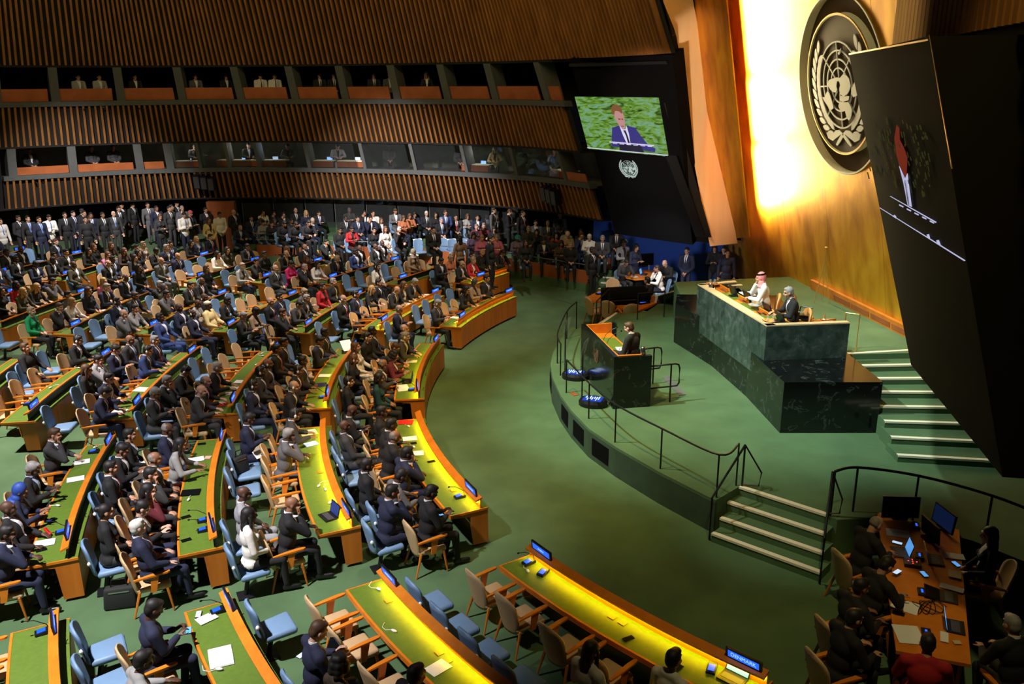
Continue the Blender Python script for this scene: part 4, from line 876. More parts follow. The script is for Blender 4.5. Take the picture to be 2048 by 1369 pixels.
def sidechair():
    r = empty('side_chair', (0, 0, 0), 'proto', 'chair')
    sweep_back(.40, .46, .40, .98, .06, .05, y0=-.20, lean=.22, rnd=.28).build('backrest', 'blue', r, smooth=True)
    b = bevelbox((.50, .46, .11), .045, 2); b.v = [(x * (1 - .10 * (y < 0)), y + .04, z + .42 + .03 * (y > 0)) for x, y, z in b.v]; b.build('seat', 'blue', r, smooth=True)
    MB().cap((0, -.05, .36), .035, (0, -.12, .02), .04, 8).build('pedestal', 'blackmetal', r); MB().box((0, -.12, .015), (.26, .26, .03)).build('base_plate', 'blackmetal', r)
    MB().box((0, -.18, .40), (.09, .16, .06)).build('bracket', 'blackmetal', r); MB().ell((.20, -.28, .66), (.03, .03, .035), nu=8, nv=6).build('earpiece_cup', 'white', r)
    return r
PROT = {}
def chair(kind, loc, rz, label, group):
    if kind not in PROT:
        PROT[kind] = (armchair if kind == 'armchair' else sidechair)(); o = PROT[kind]; o.location = loc; o.rotation_euler = (0, 0, rz); o['label'] = label; o['group'] = group; return o
    return copy_tree(PROT[kind], loc, rz, label, group)
SEATS = []                                            # (desk, kind, angle, offset, who)
# ------------------------------------------------------------------ people
import re as _re
SK = {'1': (.62, .36, .26), '2': (.48, .25, .15), '3': (.25, .115, .06), '4': (.085, .038, .022)}
HC = {'b': (.012, .010, .009), 'n': (.07, .032, .014), 'g': (.26, .25, .24), 'w': (.62, .60, .56), 'd': None, 'f': (.20, .18, .16), 'l': (.010, .008, .008), 'o': (.10, .045, .02), 'y': (.42, .27, .10), 'u': (.010, .008, .008), 'c': (.012, .009, .008), 'h': (.05, .05, .06), 'H': (.55, .45, .36), 'B': (.02, .06, .30), 'k': (.75, .70, .55), 's': (.30, .22, .14), 'r': (.50, .08, .06), 't': (.02, .22, .26), 'K': (.5, .1, .1)}
JC = {'k': (.010, .010, .011), 'c': (.035, .035, .037), 'n': (.012, .016, .045), 'u': (.022, .045, .16), 'g': (.10, .10, .105), 'L': (.30, .30, .31), 'w': (.72, .69, .63), 't': (.30, .20, .12), 'r': (.40, .012, .018), 'm': (.45, .012, .11), 'p': (.60, .17, .33), 'e': (.005, .28, .10), 'T': (.006, .055, .055), 'B': (.06, .035, .022), 'y': (.68, .54, .25), 'o': (.45, .15, .06), 'v': (.12, .012, .02), 'x': (.28, .28, .27), 'P': (.16, .12, .25), 'O': (.05, .045, .02)}
JN = {'k': 'black', 'c': 'charcoal', 'n': 'navy', 'u': 'blue', 'g': 'grey', 'L': 'pale grey', 'w': 'white', 't': 'tan', 'r': 'red', 'm': 'magenta', 'p': 'pink', 'e': 'emerald green', 'T': 'dark green', 'B': 'brown', 'y': 'cream', 'o': 'orange', 'v': 'maroon', 'x': 'patterned', 'P': 'purple', 'O': 'olive'}
HN = {'b': 'black-haired', 'n': 'brown-haired', 'g': 'grey-haired', 'w': 'white-haired', 'd': 'bald', 'f': 'balding', 'l': 'long-haired', 'o': 'brown-haired', 'y': 'blond', 'u': 'bun-haired', 'c': 'curly-haired', 'h': 'headscarfed', 'H': 'headscarfed', 'B': 'blue-scarfed', 'k': 'white-capped', 's': 'short-haired', 'r': 'red-capped', 'K': 'chequered-scarfed', 't': 'teal-hatted'}
TC = {'r': (.35, .012, .025), 'n': (.015, .02, .09), 'k': (.008, .008, .01), 'p': (.42, .08, .18), 'y': (.60, .40, .10), 'b': (.10, .18, .45)}
TN = {'r': 'red tie', 'n': 'navy tie', 'k': 'black tie', 'p': 'pink tie', 'y': 'yellow tie', 'b': 'blue tie'}
def remesh(mb, vox, name, mats, sm=2):
    me = mb.mesh('tmp', ['skin']); o = bpy.data.objects.new('tmp', me); COL.objects.link(o)
    m = o.modifiers.new('r', 'REMESH'); m.mode = 'VOXEL'; m.voxel_size = vox; m.use_smooth_shade = True
    if sm: q = o.modifiers.new('s', 'SMOOTH'); q.iterations = sm; q.factor = .5
    dg = bpy.context.evaluated_depsgraph_get(); out = bpy.data.meshes.new_from_object(o.evaluated_get(dg)); out.name = name
    bpy.data.objects.remove(o); out.materials.clear()
    for x in mats: out.materials.append(MT[x])
    out.polygons.foreach_set('use_smooth', [True] * len(out.polygons)); return out
def head_prims(mb, M):                                # M: head matrix, origin at head centre, +Y face
    R = M.to_3x3(); P = lambda x, y, z: M @ Vector((x, y, z))
    mb.ell(P(0, -.012, .03), (.074, .094, .088), R, 18, 12); mb.ell(P(0, .028, -.035), (.058, .064, .082), R, 16, 11); mb.ell(P(0, .055, -.085), (.032, .034, .026), R, 10, 7)
    mb.cap(P(0, .088, .018), .010, P(0, .108, -.022), .015, 8); mb.cap(P(-.035, .082, .035), .012, P(.035, .082, .035), .012, 8)
    for s in (-1, 1): mb.ell(P(s * .076, -.008, -.008), (.013, .024, .034), R, 8, 6); mb.ell(P(s * .038, .062, -.03), (.024, .024, .026), R, 8, 6)
    mb.cap(P(-.02, .088, -.052), .008, P(.02, .088, -.052), .008, 7)
def hand(mb, w, d, up, s, curl):
    d = Vector(d).normalized(); up = Vector(up); up = (up - d * up.dot(d)).normalized(); sd = d.cross(up).normalized() * s
    w = Vector(w); M = Matrix((sd, d, up)).transposed()
    mb.ell(w + d * .048, (.040, .052, .017), M, 10, 7); mb.cap(w - d * .01, .026, w + d * .03, .026, 8)
    for i, (x, L) in enumerate(((-.031, .062), (-.0105, .074), (.0105, .070), (.031, .054))):
        a = w + d * .088 + sd * x; c = curl * (1 + .1 * i); b = a + (d * math.cos(c * .6) - up * math.sin(c * .6)) * L * .55; e = b + (d * math.cos(c * 1.6) - up * math.sin(c * 1.6)) * L * .5
        mb.cap(a, .0098, b, .0095, 6); mb.cap(b, .0095, e, .008, 6)
    a = w + d * .03 - sd * .036; b = a + (d * .6 - sd * .75 - up * .25).normalized() * .042; mb.cap(a, .013, b, .011, 6); mb.cap(b, .011, b + (d * .9 - sd * .15 - up * .4).normalized() * .035, .009, 6)
HIPZ = .53
POSES = {   # lean deg, head pitch, yaw, right elbow, right wrist, right hand dir, left elbow, left wrist, left dir, curl
 'l': (2, 4, 0, (.235, .04, .79), (.08, .25, .70), (-.6, .7, -.25), (-.235, .04, .79), (-.08, .26, .69), (.6, .7, -.25), .7),
 'd': (13, 8, 0, (.27, .20, .80), (.13, .42, .80), (-.4, .9, -.05), (-.27, .20, .80), (-.13, .42, .80), (.4, .9, -.05), .5),
 'f': (11, 8, -8, (.20, .33, .84), (.085, .25, 1.10), (-.15, -.25, 1), (-.27, .20, .80), (-.10, .40, .80), (.5, .9, -.05), .8),
 'p': (7, 26, 0, (.24, .13, .82), (.075, .33, .86), (-.3, .8, .5), (-.24, .13, .82), (-.075, .33, .86), (.3, .8, .5), .9),
 'b': (-7, -3, 6, (.28, .02, .79), (.20, .24, .72), (-.4, .9, -.2), (-.28, .02, .79), (-.19, .25, .72), (.4, .9, -.2), .5),
 'w': (18, 32, 0, (.29, .26, .82), (.12, .45, .81), (-.4, .9, -.05), (-.29, .26, .82), (-.14, .42, .81), (.5, .9, -.05), .7)}
STAND = {
 'l': (0, 8, 0, (.25, -.02, 1.12), (.06, .15, .94), (-.7, .3, -.6), (-.25, -.02, 1.12), (-.06, .17, .93), (.7, .3, -.6), .7),
 'b': (-2, 0, 8, (.26, -.03, 1.11), (.27, .04, .86), (0, .15, -1), (-.26, -.03, 1.11), (-.27, .04, .86), (0, .15, -1), .5),
 'p': (3, 24, 0, (.24, .06, 1.13), (.08, .28, 1.18), (-.3, .7, .6), (-.24, .06, 1.13), (-.08, .28, 1.18), (.3, .7, .6), .9),
 'f': (0, 5, 0, (.26, .12, 1.24), (.10, .14, 1.50), (-.2, .1, 1), (-.25, -.02, 1.12), (-.06, .17, .96), (.7, .3, -.5), .8),
 'd': (12, 16, 6, (.29, .14, 1.14), (.26, .42, 1.12), (-.1, .9, -.3), (-.27, .16, 1.13), (-.16, .44, 1.13), (.1, .9, -.3), .5)}
CACHE = {}
def figure(sex, pose, stand):
    key = (sex, pose, stand)
    if key in CACHE: return CACHE[key]
    lean, pit, yaw, re_, rw, rd, le, lw, ld, curl = (STAND if stand else POSES)[pose]
    hz = .93 if stand else HIPZ; dz = hz - HIPZ; f = sex == 'f'; sw = .165 if f else .198; tw = .9 if f else 1.0
    T = Matrix.Translation((0, 0, hz)) @ Matrix.Rotation(-math.radians(lean), 4, 'X') @ Matrix.Translation((0, 0, -hz)); P = lambda x, y, z: T @ Vector((x, y, z + dz)); R3 = T.to_3x3()
    HM = Matrix.Translation(P(0, .03, 1.275)) @ Matrix.Rotation(math.radians(yaw), 4, 'Z') @ Matrix.Rotation(-math.radians(pit + lean * .3), 4, 'X')
    body, jac, tro = MB(), MB(), MB()
    head_prims(body, HM); neck0 = P(0, -.015, 1.10); body.cap(neck0, .058 * tw, HM @ Vector((0, -.02, -.06)), .052 * tw, 12)
    def torso(mb, g, b=1.0):
        mb.ell(P(0, .0, .54), (.178 - g, .135 - g, .12 - g), R3); mb.ell(P(0, .015, .73), (.168 * tw - g, .138 * tw - g, .18 - g), R3); mb.ell(P(0, -.005, .95), (.195 * tw - g, .135 * tw - g, .17 - g), R3)
        mb.cap(P(-sw + .01, -.02, 1.065), .074 * tw - g, P(sw - .01, -.02, 1.065), .074 * tw - g, 10); mb.cap(P(-.07, -.025, 1.105), .062 - g, P(.07, -.025, 1.105), .062 - g, 10)
        if f: [mb.ell(P(s * .07, .10, .95), (.06 - g * .5, .05 - g * .5, .06 - g * .5), R3, 10, 7) for s in (-1, 1)]
    torso(body, .02); torso(jac, 0); body.cap(neck0, .07, P(0, -.01, .98), .07)
    for s, e, w, d in ((1, re_, rw, rd), (-1, le, lw, ld)):
        sh = P(s * sw, -.02, 1.06); e, w = Vector(e), Vector(w)
        if not stand and pose in 'dfw': pass
        body.cap(sh, .042, e, .034, 8); body.cap(e, .034, w, .024, 8)
        jac.cap(sh, .078 * tw, e, .060 * tw, 10); jac.cap(e, .060 * tw, w - (w - e).normalized() * .025, .044 * tw, 10)
        up = Vector((0, 0, 1)) if abs(Vector(d).normalized().z) < .8 else Vector((0, -1, 0)); hand(body, w, d, up, -s, curl)
    legs = []
    for s in (1, -1):
        hp = Vector((s * .09, 0, hz))
        if stand: kn, an, to = Vector((s * .10, .03, .50)), Vector((s * .105, -.01, .09)), Vector((s * .13, .17, .04))
        else: kn, an, to = Vector((s * .12, .44, .52)), Vector((s * .12, .42 + .05 * s, .10)), Vector((s * .14, .60 + .05 * s, .045))
        body.cap(hp, .06, kn, .045, 8); body.cap(kn, .045, an, .032, 8); body.cap(an - Vector((0, .03, .045)), .03, to, .026, 8); body.cap(an, .032, an - Vector((0, .02, .05)), .03, 8)
        tro.cap(hp, .094 * tw, kn, .070 * tw, 10); tro.cap(kn, .070 * tw, an + Vector((0, 0, .02)), .050, 10); legs.append((an, to))
    tro.ell((0, -.01, hz), (.168, .13, .11)); tro.cap((-.07, 0, hz), .10, (.07, 0, hz), .10)
    if stand: jac.ell(P(0, 0, .50), (.172, .125, .16), R3)
    bm_ = remesh(body, .0105, 'person_body', ['skin', 'skin_eye', 'skin_lip', 'hair'], 1)
    idx = [0] * len(bm_.polygons); HI = HM.inverted(); step = .012
    for i, p in enumerate(bm_.polygons):
        c = HI @ p.center
        if c.y > .055 and abs(c.z) < .14:
            if (abs(abs(c.x) - .033) < .015) and abs(c.z - .006) < .0085: idx[i] = 1
            elif abs(c.x) < .026 and abs(c.z + .053) < .0075 and c.y > .085: idx[i] = 2
            elif .014 < abs(c.x) < .052 and abs(c.z - .036) < .007: idx[i] = 3
    bm_.polygons.foreach_set('material_index', idx)
    jm = remesh(jac, .017, 'jacket', ['cloth'], 2); tm = remesh(tro, .02, 'trousers', ['cloth'], 2)
    bv = BVHTree.FromPolygons([v.co.copy() for v in jm.vertices], [tuple(p.vertices) for p in jm.polygons])
    def patch(wt, wb, zt, zb, off, name, m='cloth', nu=5, nv=9):
        g = []
        for j in range(nv + 1):
            t = j / nv; z = zt + (zb - zt) * t; w = wt + (wb - wt) * t; row = []
            for i in range(nu + 1):
                x = w * (2 * i / nu - 1); o = P(x, .6, z); h = bv.ray_cast(o, R3 @ Vector((0, -1, 0)))[0]
                y = h if h else P(x, .10, z); row.append(y + R3 @ Vector((0, off, .0)))
            g.append(row)
        mb = MB(); bk = [[q - R3 @ Vector((0, off + .012, 0)) for q in r] for r in g]
        mb.loft([a + b[::-1] for a, b in zip(g, bk)]); return mb
    sh_ = patch(.062, .012, 1.125, .80, .006, 'shirt').mesh('shirt', 'cloth'); ti = patch(.014, .022, 1.11, .76, .014, 'tie', nu=2).mesh('tie', 'cloth')
    cl = MB(); cl.loft([[P(0, .0, 0) - P(0, 0, 0) + neck0 + R3 @ Vector((r * math.cos(t), r * 1.05 * math.sin(t), z)) for t in [2 * math.pi * i / 14 for i in range(14)]] for r, z in ((.062, .045), (.061, .072), (.057, .075), (.056, .045))], caps=False)
    cuffs = []
    cm = cl.mesh('collar', 'cloth')
    sho = []
    for an, to in legs:
        m = MB(); m.cap(an - Vector((0, .035, .048)), .042, to - Vector((0, .0, .0)), .036, 9); m.cap(an - Vector((0, .01, .03)), .044, an + Vector((0, 0, .0)), .042, 9); sho.append(remesh(m, .016, 'shoe', ['shoe_black'], 1))
    CACHE[key] = dict(body=bm_, jacket=jm, trousers=tm, shirt=sh_, tie=ti, collar=cm, shoes=sho, HM=HM, head=HM.translation.copy()); return CACHE[key]
mat('shoe_black', (.008, .008, .008), .35)
HAIR = {}
def hair_mesh(k):
    if k in HAIR: return HAIR[k]
    m = MB()
    if k in 'bngws': m.ell((0, -.022, .045), (.083, .098, .088), nu=18, nv=12); m.ell((0, -.055, .0), (.076, .062, .085)); m.ell((.0, .035, .098), (.058, .05, .028), nu=12, nv=8)
    elif k == 'f': m.ell((0, -.035, .0), (.082, .082, .055)); m.ell((0, -.05, .03), (.076, .07, .07))
    elif k in 'loy': m.ell((0, -.022, .045), (.086, .100, .090), nu=18, nv=12); m.ell((0, -.07, -.03), (.088, .058, .12)); m.ell((0, -.085, -.15), (.085, .042, .13)); [m.cap((s * .078, .01, .02), .022, (s * .082, .005, -.17), .03, 8) for s in (-1, 1)]
    elif k == 'u': m.ell((0, -.022, .045), (.083, .098, .088), nu=18, nv=12); m.ell((0, -.055, .0), (.076, .062, .085)); m.ell((0, -.125, .06), (.042, .042, .042), nu=10, nv=8)
    elif k == 'c': [m.ell((.055 * math.cos(a) * b, -.03 + .07 * math.sin(a) * b, .05 + z), (.055, .055, .055), nu=10, nv=7) for b, z in ((1, 0), (.6, .06), (1.1, -.06)) for a in [i * math.pi / 3 + .5 for i in range(6)] if not (math.sin(a) > .5 and z <= 0)]
    elif k in 'hHBK': m.ell((0, -.028, .025), (.092, .104, .118), nu=18, nv=12); m.ell((0, -.015, -.12), (.095, .085, .09)); m.ell((0, -.02, -.19), (.15, .11, .06))
    elif k in 'kr': m.ell((0, -.015, .068), (.086, .102, .062), nu=18, nv=10); m.loft([[Vector((.088 * math.cos(t), -.015 + .105 * math.sin(t), z)) for t in [2 * math.pi * i / 18 for i in range(18)]] for z in (.04, .085)])
    elif k == 't': m.ell((0, -.01, .07), (.09, .105, .07), nu=16, nv=10); m.ell((0, .0, .05), (.13, .14, .014), nu=16, nv=6)
    HAIR[k] = remesh(m, .0125, 'hair', ['hair'], 2 if k != 'c' else 0); return HAIR[k]
EP = None
def ear_mesh():
    global EP
    if EP is None:
        m = MB(); m.ell((.088, -.005, -.01), (.016, .026, .034), nu=10, nv=7); m.tube([(.088, -.005, .02), (.096, -.02, .07), (.06, -.025, .125), (0, -.028, .142)], .006, 5); EP = remesh(m, .008, 'earphone', ['white'], 1)
    return EP
PEOPLE = []
def fit16(who, tail):
    s = f'{who}, {tail}'
    return s if len(_re.findall(r"[A-Za-z0-9][A-Za-z0-9'-]*", s)) <= 16 else f'{who.split(" with ")[0].split(" looking")[0]}, {tail}'
def person(code, loc, rz, label, group, stand=False, sc=1.1):
    sex, hr, sk, jc, inn, tie, pose = code[:7]; fg = figure(sex, pose, stand)
    r = put('person', fg['body'], loc=loc, rz=rz, label=label, cat='person', group=group, color=SK[sk]); r.scale = (sc, sc, sc)
    c = JC[jc]; v = random.uniform(.85, 1.15); c = tuple(x * v for x in c)
    put('jacket', fg['jacket'], r, color=c)
    tc = c if jc in 'kcnugLBry' and sex == 'm' else (JC['w'] if jc == 'w' and hr == 'o' else JC[random.choice('kknc')])
    put('trousers', fg['trousers'], r, color=tc)
    if inn != '-':
        ic = {'w': (.74, .75, .78), 'k': (.012, .012, .013), 'b': (.36, .47, .70), 'p': (.55, .25, .28), 'y': (.6, .5, .25)}.get(inn, (.7, .7, .7))
        put('shirt', fg['shirt'], r, color=ic)
        if inn in 'wb' and sex == 'm': put('collar', fg['collar'], r, color=ic)
    if tie in TC: put('tie', fg['tie'], r, color=TC[tie])
    elif tie == 'L': put('lanyard', fg['tie'], r, color=(.10, .16, .45))
    for s in fg['shoes']: put('shoe', s, r)
    if HC[hr]: put('headscarf' if hr in 'hHBK' else 'cap' if hr in 'krt' else 'hair', hair_mesh(hr), r, M=fg['HM'], color=HC[hr])
    if hr == 'K':
        LAST[0].data = LAST[0].data.copy(); LAST[0].data.materials.clear(); LAST[0].data.materials.append(MT['keffiyeh']); m = MB()
        m.loft([[Vector((rr * math.cos(t), -.028 + rr * 1.12 * math.sin(t), z)) for t in [2 * math.pi * i / 20 for i in range(20)]] for rr, z in ((.088, .075), (.096, .075), (.096, .10), (.088, .10))]); put('head_cord', m.mesh('head_cord', 'black'), r, M=fg['HM'])
    if len(code) > 7 and code[7] == 'e': put('earphone', ear_mesh(), r, M=fg['HM'])
    return r
def describe(code, extra=''):
    sex, hr, sk, jc, inn, tie, pose = code[:7]
    w = HN[hr] + (' man' if sex == 'm' else ' woman') + f' in {JN[jc]}' + (' suit' if sex == 'm' and jc not in 'yox' else ' robe' if jc == 'y' else ' top')
    if tie in TN: w += ' with ' + TN[tie]
    elif len(code) > 7: w += ' with earphone'
    elif pose == 'f': w += ' with hand raised'
    elif pose == 'p': w += ' looking down'
    return w
# tile + u,v of the head, then: sex hair skin jacket inner tie pose [earphone]
PL_ = '''A45,145mb2nw-p A75,280mb4kw-l A30,345mb4kw-l A210,285md4kw-l A750,165mn1kwbl A470,350mb3kw-l A635,315mb2kw-l A525,430mb4nw-p A735,385mb4kw-d A850,310fl2k--d A1015,235fo1k--l
A1215,210fo1Bk-d A1195,295fo2pw-f A1490,190fs1tw-l A1410,250fo2B--d A1590,265mb2kw-l A1690,310mb4kw-p A1800,220mb2nwLle A1895,275mg2nw-l A1945,215fy1uw-l A1390,355fl2k--l A1215,395mb4kwLl A1330,415mf2kw-le A1540,390fl2kw-d A1985,385mf2gw-l A1010,435md4Ow-b A215,455md4nw-b A1785,475fl3k--l
A250,670fl4r--l A345,750fy1O--d A510,725fy1k--d A745,635mb2gw-f A920,735fy1p--l A35,740fl2kk-l A-15,890mf1nwrl A510,900fb2gk-l A785,850fo2nk-l A975,850mg1nwkd A800,955fy1ww-d A655,975mn2kwkf A345,980fs1ek-l A1530,635md4nw-le A1460,870mb4nw-le A1650,800mn3kwkd A1655,970fb2xk-f A1545,1015mf2gw-f A1985,670mg2kw-f A1780,745fh3Ok-l
B345,175mb1nwrl B170,255fl2k--d B245,325md2nwLl B785,310fl2w--d B917,265fl2Ok-l B1118,220mb3kw-d B1225,300fb3kk-l B1255,400fb2k--f B1375,260md3kw-l B1525,215md3nw-l B1635,258md3kwnl B1575,300mf1kwyd B1820,190mb2kwkf B1792,360fo2v--l B1655,430fb3m--p B1480,480mf2cwkl B1825,470mg2kw-f B2005,320mb4kw-l B1985,430fl2ww-d
B725,485fo2k--l B1095,455fs1xk-d B495,645mf4kw-d B310,700mb2kwkd B205,785mb3gk-f B437,890md4Lw-d B585,820md4kw-l B690,915mk4y--b B855,860mb4kwLd B465,1010md4nw-be B270,940md4nw-b B85,1060mb4uw-b B980,1040mg2kw-p B1160,985fb4tk-p B1370,870mf2kwrl B1447,820mb2nwkl B1700,755fs1gk-p B1840,830mg2kw-d B1700,895mb2cw-w B1580,1005mn2kw-f
C195,650mg1kkyl C82,700fb3rk-l C700,500fl2wk-le C187,405mw1nwrd C205,345md4Bw-l C310,315md4Bw-l C305,395mb4uw-l C425,355md4kw-b C545,345mb3nw-f C960,340fH3tk-l C1295,318mf2kk-l C1325,405fs1o--p C1235,430mb3kw-p C1442,458mf2kw-d C1480,360mb2kw-l C1560,420fs1rw-d C1735,400mb3kwrw C1575,655fh2tk-p C1490,720fl2k--d C1705,610mb2kwnl
C605,655mb2kwkl C535,720fy1kk-d C780,720md2kwkw C850,700fo2kw-d C975,655mg2kw-w C365,775mb3nwrle C240,820mf2kwrle C785,925mf2nwyp C1200,865mg2cwkpe C850,1140mf1kw-l C858,1200mg1cw-de C440,1210mb1kk-le C540,1150mb4kwLb C60,1165mb4kwkl C358,1315fo1ww-b C757,1310mn2ck-w
D215,345mn2k--b D1030,255mb3kw-de D1370,365mb2nw-p D1560,250md3cwLl D1150,488mb2Lw-f D1030,610fo2k--l D1275,700mb2nw-d D1335,868mb2nwkw D1860,378mb2uwnde D1890,258mg2nwrle D1820,888mg3cwrp
E1910,265mb3nw-p E1355,365mb3kwrl E1470,285mb3kwLl E1285,535mf3BwLle E1168,635mb4cwLle E1108,795mb4nw-le E1740,515mb4kwLl E1625,610mb3kwrde E1572,800mf2kw-de E660,575mw1kwrde E503,765mf1kwrd E520,855md1cw-d E290,610mb2kwLwe E5,740mg2kwyf E1585,1145mb3cwkde E1010,1200mb4nwLp E70,1320mf4nw-p
F735,545mf3cw-p F890,465fc2vw-p F705,712fl3Tk-l F370,485fo2kk-le F258,755fb2kk-le F265,1110md4kwLp F203,1290md4cw-b F735,1110mb4kk-l F828,1275mb4kw-d
G620,130mn2cwkf G370,545mg4kb-p G220,815fB3nk-p G110,1020md4kw-b G1540,135fb2kw-l G1430,320mb3kw-p G1260,540mb2kwrl G1260,1060fu2kk-l G1640,960fl2v--f G1720,725mb2cw-f G1820,510mf3kw-l G1660,1235mw1nwpb G1145,1290fu1kw-p G40,1320mb4nwnf
H210,255fl3xk-d H908,855md4LwrL H770,1155fl4ww-l H1500,975md3kw-f H1500,140mg4gw-f
I440,665mb4kw-l I590,875mb3nw-f I868,165mf3kw-d I1010,365mb4nw-f I1083,635mb4gw-w I1178,855mb4kwkp
J1035,870mb4nk-p J1108,1190fb4xk-d K447,1085mn1nw-p K610,1350fc1Bk-l K1290,1350mb2kw-l L810,875fl2wk-l L1215,1045fb2ww-l'''.split()
GRP = {'delegate': 'delegates seated at desks', 'adviser': 'advisers seated in blue chairs'}
ents = []
import re as _re
for s in PL_:
    m = _re.match(r'([A-Z])(-?\d+),(-?\d+)([mf])(.*)', s); t, u, v, sx, rest = m.groups(); code = sx + rest
    if code[6] not in POSES: code = code[:6] + 'l'
    x, y = px(t, float(u), float(v)); fg_h = {'d': .16, 'f': .13, 'w': .24, 'p': .10, 'l': .05, 'b': -.06}[code[6]]
    p = atf(x, y, 1.38 - abs(fg_h) * .12); r, a = pol(p)
    q = unpol(r + fg_h, a); bst = nearest(q); d = bst[1]; ro = pol(q)[0] - drad(d, min(max(bst[4], min(d.a0, d.a1)), max(d.a0, d.a1))); off = min(max(ro, .74), 1.12) if bst[3] > 0 else min(max(ro, -.74), -.50)
    ents.append([d, bst[2], a, off, code, x, y])
ents.sort(key=lambda e: (e[0].name, e[1], e[2]))
for i in range(1, len(ents)):                         # keep neighbours at least a shoulder apart
    a, b = ents[i - 1], ents[i]
    if a[0] is b[0] and a[1] == b[1]:
        mn = .62 / drad(a[0], a[2])
        if b[2] - a[2] < mn: b[2] = a[2] + mn
cn = {}
for e in ents:
    d, nm, a, off, code, x, y = e; k = (d.name, nm); i = cn[k] = cn.get(k, -1) + 1
    p = dpt(d, a, off); yaw = -math.pi / 2 - a + random.uniform(-.10, .10)
    yaw = math.atan2(CEN.y - p.y, CEN.x - p.x) - math.pi / 2 + random.uniform(-.12, .12)
    e.append(p); e.append(yaw)
    who = describe(code); lab = fit16(who, f'{ordw(i)} {nm} from near end, {d.name}')
    person(code, p, yaw, lab, GRP[nm])
    SEATS.append((d, nm, a, who, 1))
EMPT = '''bA420,255 bA945,365 bA1080,335 bA1295,295 bA165,840 bA600,690 bA1240,845 bA1355,785 bA1870,925 bA855,905 uA285,290 uA490,245 uA1110,760 uA60,1165 uA1020,1170 uA1200,1075
bB225,485 bB460,430 bB640,395 bB705,340 bB1360,385 bB1455,360 bB1310,695 bB1110,780 bB985,835 bB1035,245 uB415,380 uB590,335 uB1005,440 uB845,490 uB905,765 uB745,835 uB1560,840 uB1870,1100 uB1990,1015
uC320,570 uC450,530 uC585,490 uC835,420 uC710,460 uC965,875 uC1070,820 uC1180,760 uC1300,705 uC90,975 bC920,440 bC1055,420 bC1185,380 bC810,495 bC1300,860 bC1405,815 bC1395,735 bC480,900 bC355,960 bC645,860
bD640,460 bD300,590 bD90,730 bD-70,890 bD1410,680 bD1660,450 bD1720,560 uD60,85 uD1010,90 uD1200,5 uD455,375 uD30,625 uD550,1030 uD760,870
bE1100,300 bE1025,425 bE880,540 bE1860,450 uE540,340 uE420,460 uE1560,300 bF795,280 bF720,390 bG775,355 uG60,310 uG-20,640 uG1090,915 uH740,320 uH700,525 bH1250,245 bH1360,445 bH1560,580 uI180,380
uJ470,960 uJ480,1200 uK100,810 uK330,1270 uK1255,650 uK1420,830 uK1640,1010 uK1890,1215 bK560,780 bK780,930 bK985,1240 bL60,320 bL240,480 bL480,720 bL690,940 bJ-60,1010 bJ-60,1220 uL-150,790 uL130,960'''.split()
ch = [(e[0], e[1], e[2], e[4], 'taken', e[3]) for e in ents]
for s in EMPT:
    t = s[1]; u, v = s[2:].split(','); x, y = px(t, float(u), float(v)); nm = 'delegate' if s[0] == 'b' else 'adviser'
    p = atf(x, y, .97); r, a = pol(p); off = 1.18 if nm == 'delegate' else -.20; best = None
    for d in DESKS:
        xa = min(max(a, min(d.a0, d.a1)), max(d.a0, d.a1)); c = abs(r - drad(d, xa) - off) + 1.5 * abs(a - xa) * r
        if best is None or c < best[0]: best = (c, d)
    d = best[1]
    if all(not (c[0] is d and c[1] == nm and abs(c[2] - a) * r < .46) for c in ch): ch.append((d, nm, a, None, 'empty', .86 if nm == 'delegate' else -.56))
ch.sort(key=lambda c: (c[0].name, c[1], c[2])); cc = {}
for d, nm, a, code, st, off in ch:
    k = (d.name, nm); i = cc[k] = cc.get(k, -1) + 1; p = dpt(d, a, off); yaw = math.atan2(CEN.y - p.y, CEN.x - p.x) - math.pi / 2
    if nm == 'delegate': chair('armchair', p, yaw, f'{"empty" if st == "empty" else "occupied"} beige leather armchair with wooden arms, {ordw(i)} from near end, {d.name}', 'beige delegate armchairs')
    else: chair('side_chair', p, yaw, f'{"empty" if st == "empty" else "occupied"} blue padded chair, {ordw(i)} from near end, {d.name}', 'blue adviser chairs')
# ------------------------------------------------------------------ things on the desks
def on_desk(t, u, v, z=TZ + .004):
    x, y = px(t, u, v); p = atf(x, y, z); r, a = pol(p); best = min(DESKS, key=lambda d: abs(drad(d, min(max(a, min(d.a0, d.a1)), max(d.a0, d.a1))) + .25 - r) + 1.5 * max(0, min(d.a0, d.a1) - a, a - max(d.a0, d.a1)) * r)
    lo, hi = min(best.a0, best.a1) + .15 / r, max(best.a0, best.a1) - .15 / r; a = min(max(a, lo), hi); off = min(max(r - drad(best, a), .13), .42)
    p = dpt(best, a, off, z); return p, math.pi / 2 - a, best
ic = {}
def where(d, kind):
    i = ic[(d.name, kind)] = ic.get((d.name, kind), -1) + 1; return f'{ordw(i)} from near end, {d.name}'
def earpiece(p, rz, lab):
    r = empty('earpiece', p, lab, 'earpiece', rz + random.uniform(-1, 1), 'white interpretation earpieces'); MB().ell((0, 0, .016), (.05, .024, .016), nu=10, nv=6).build('shell', 'white', r, smooth=True)
    MB().tube([(.05, 0, .01), (.12, .04, .004), (.2, .02, .004), (.25, -.08, .004)], .004, 4).build('cord', 'white', r)
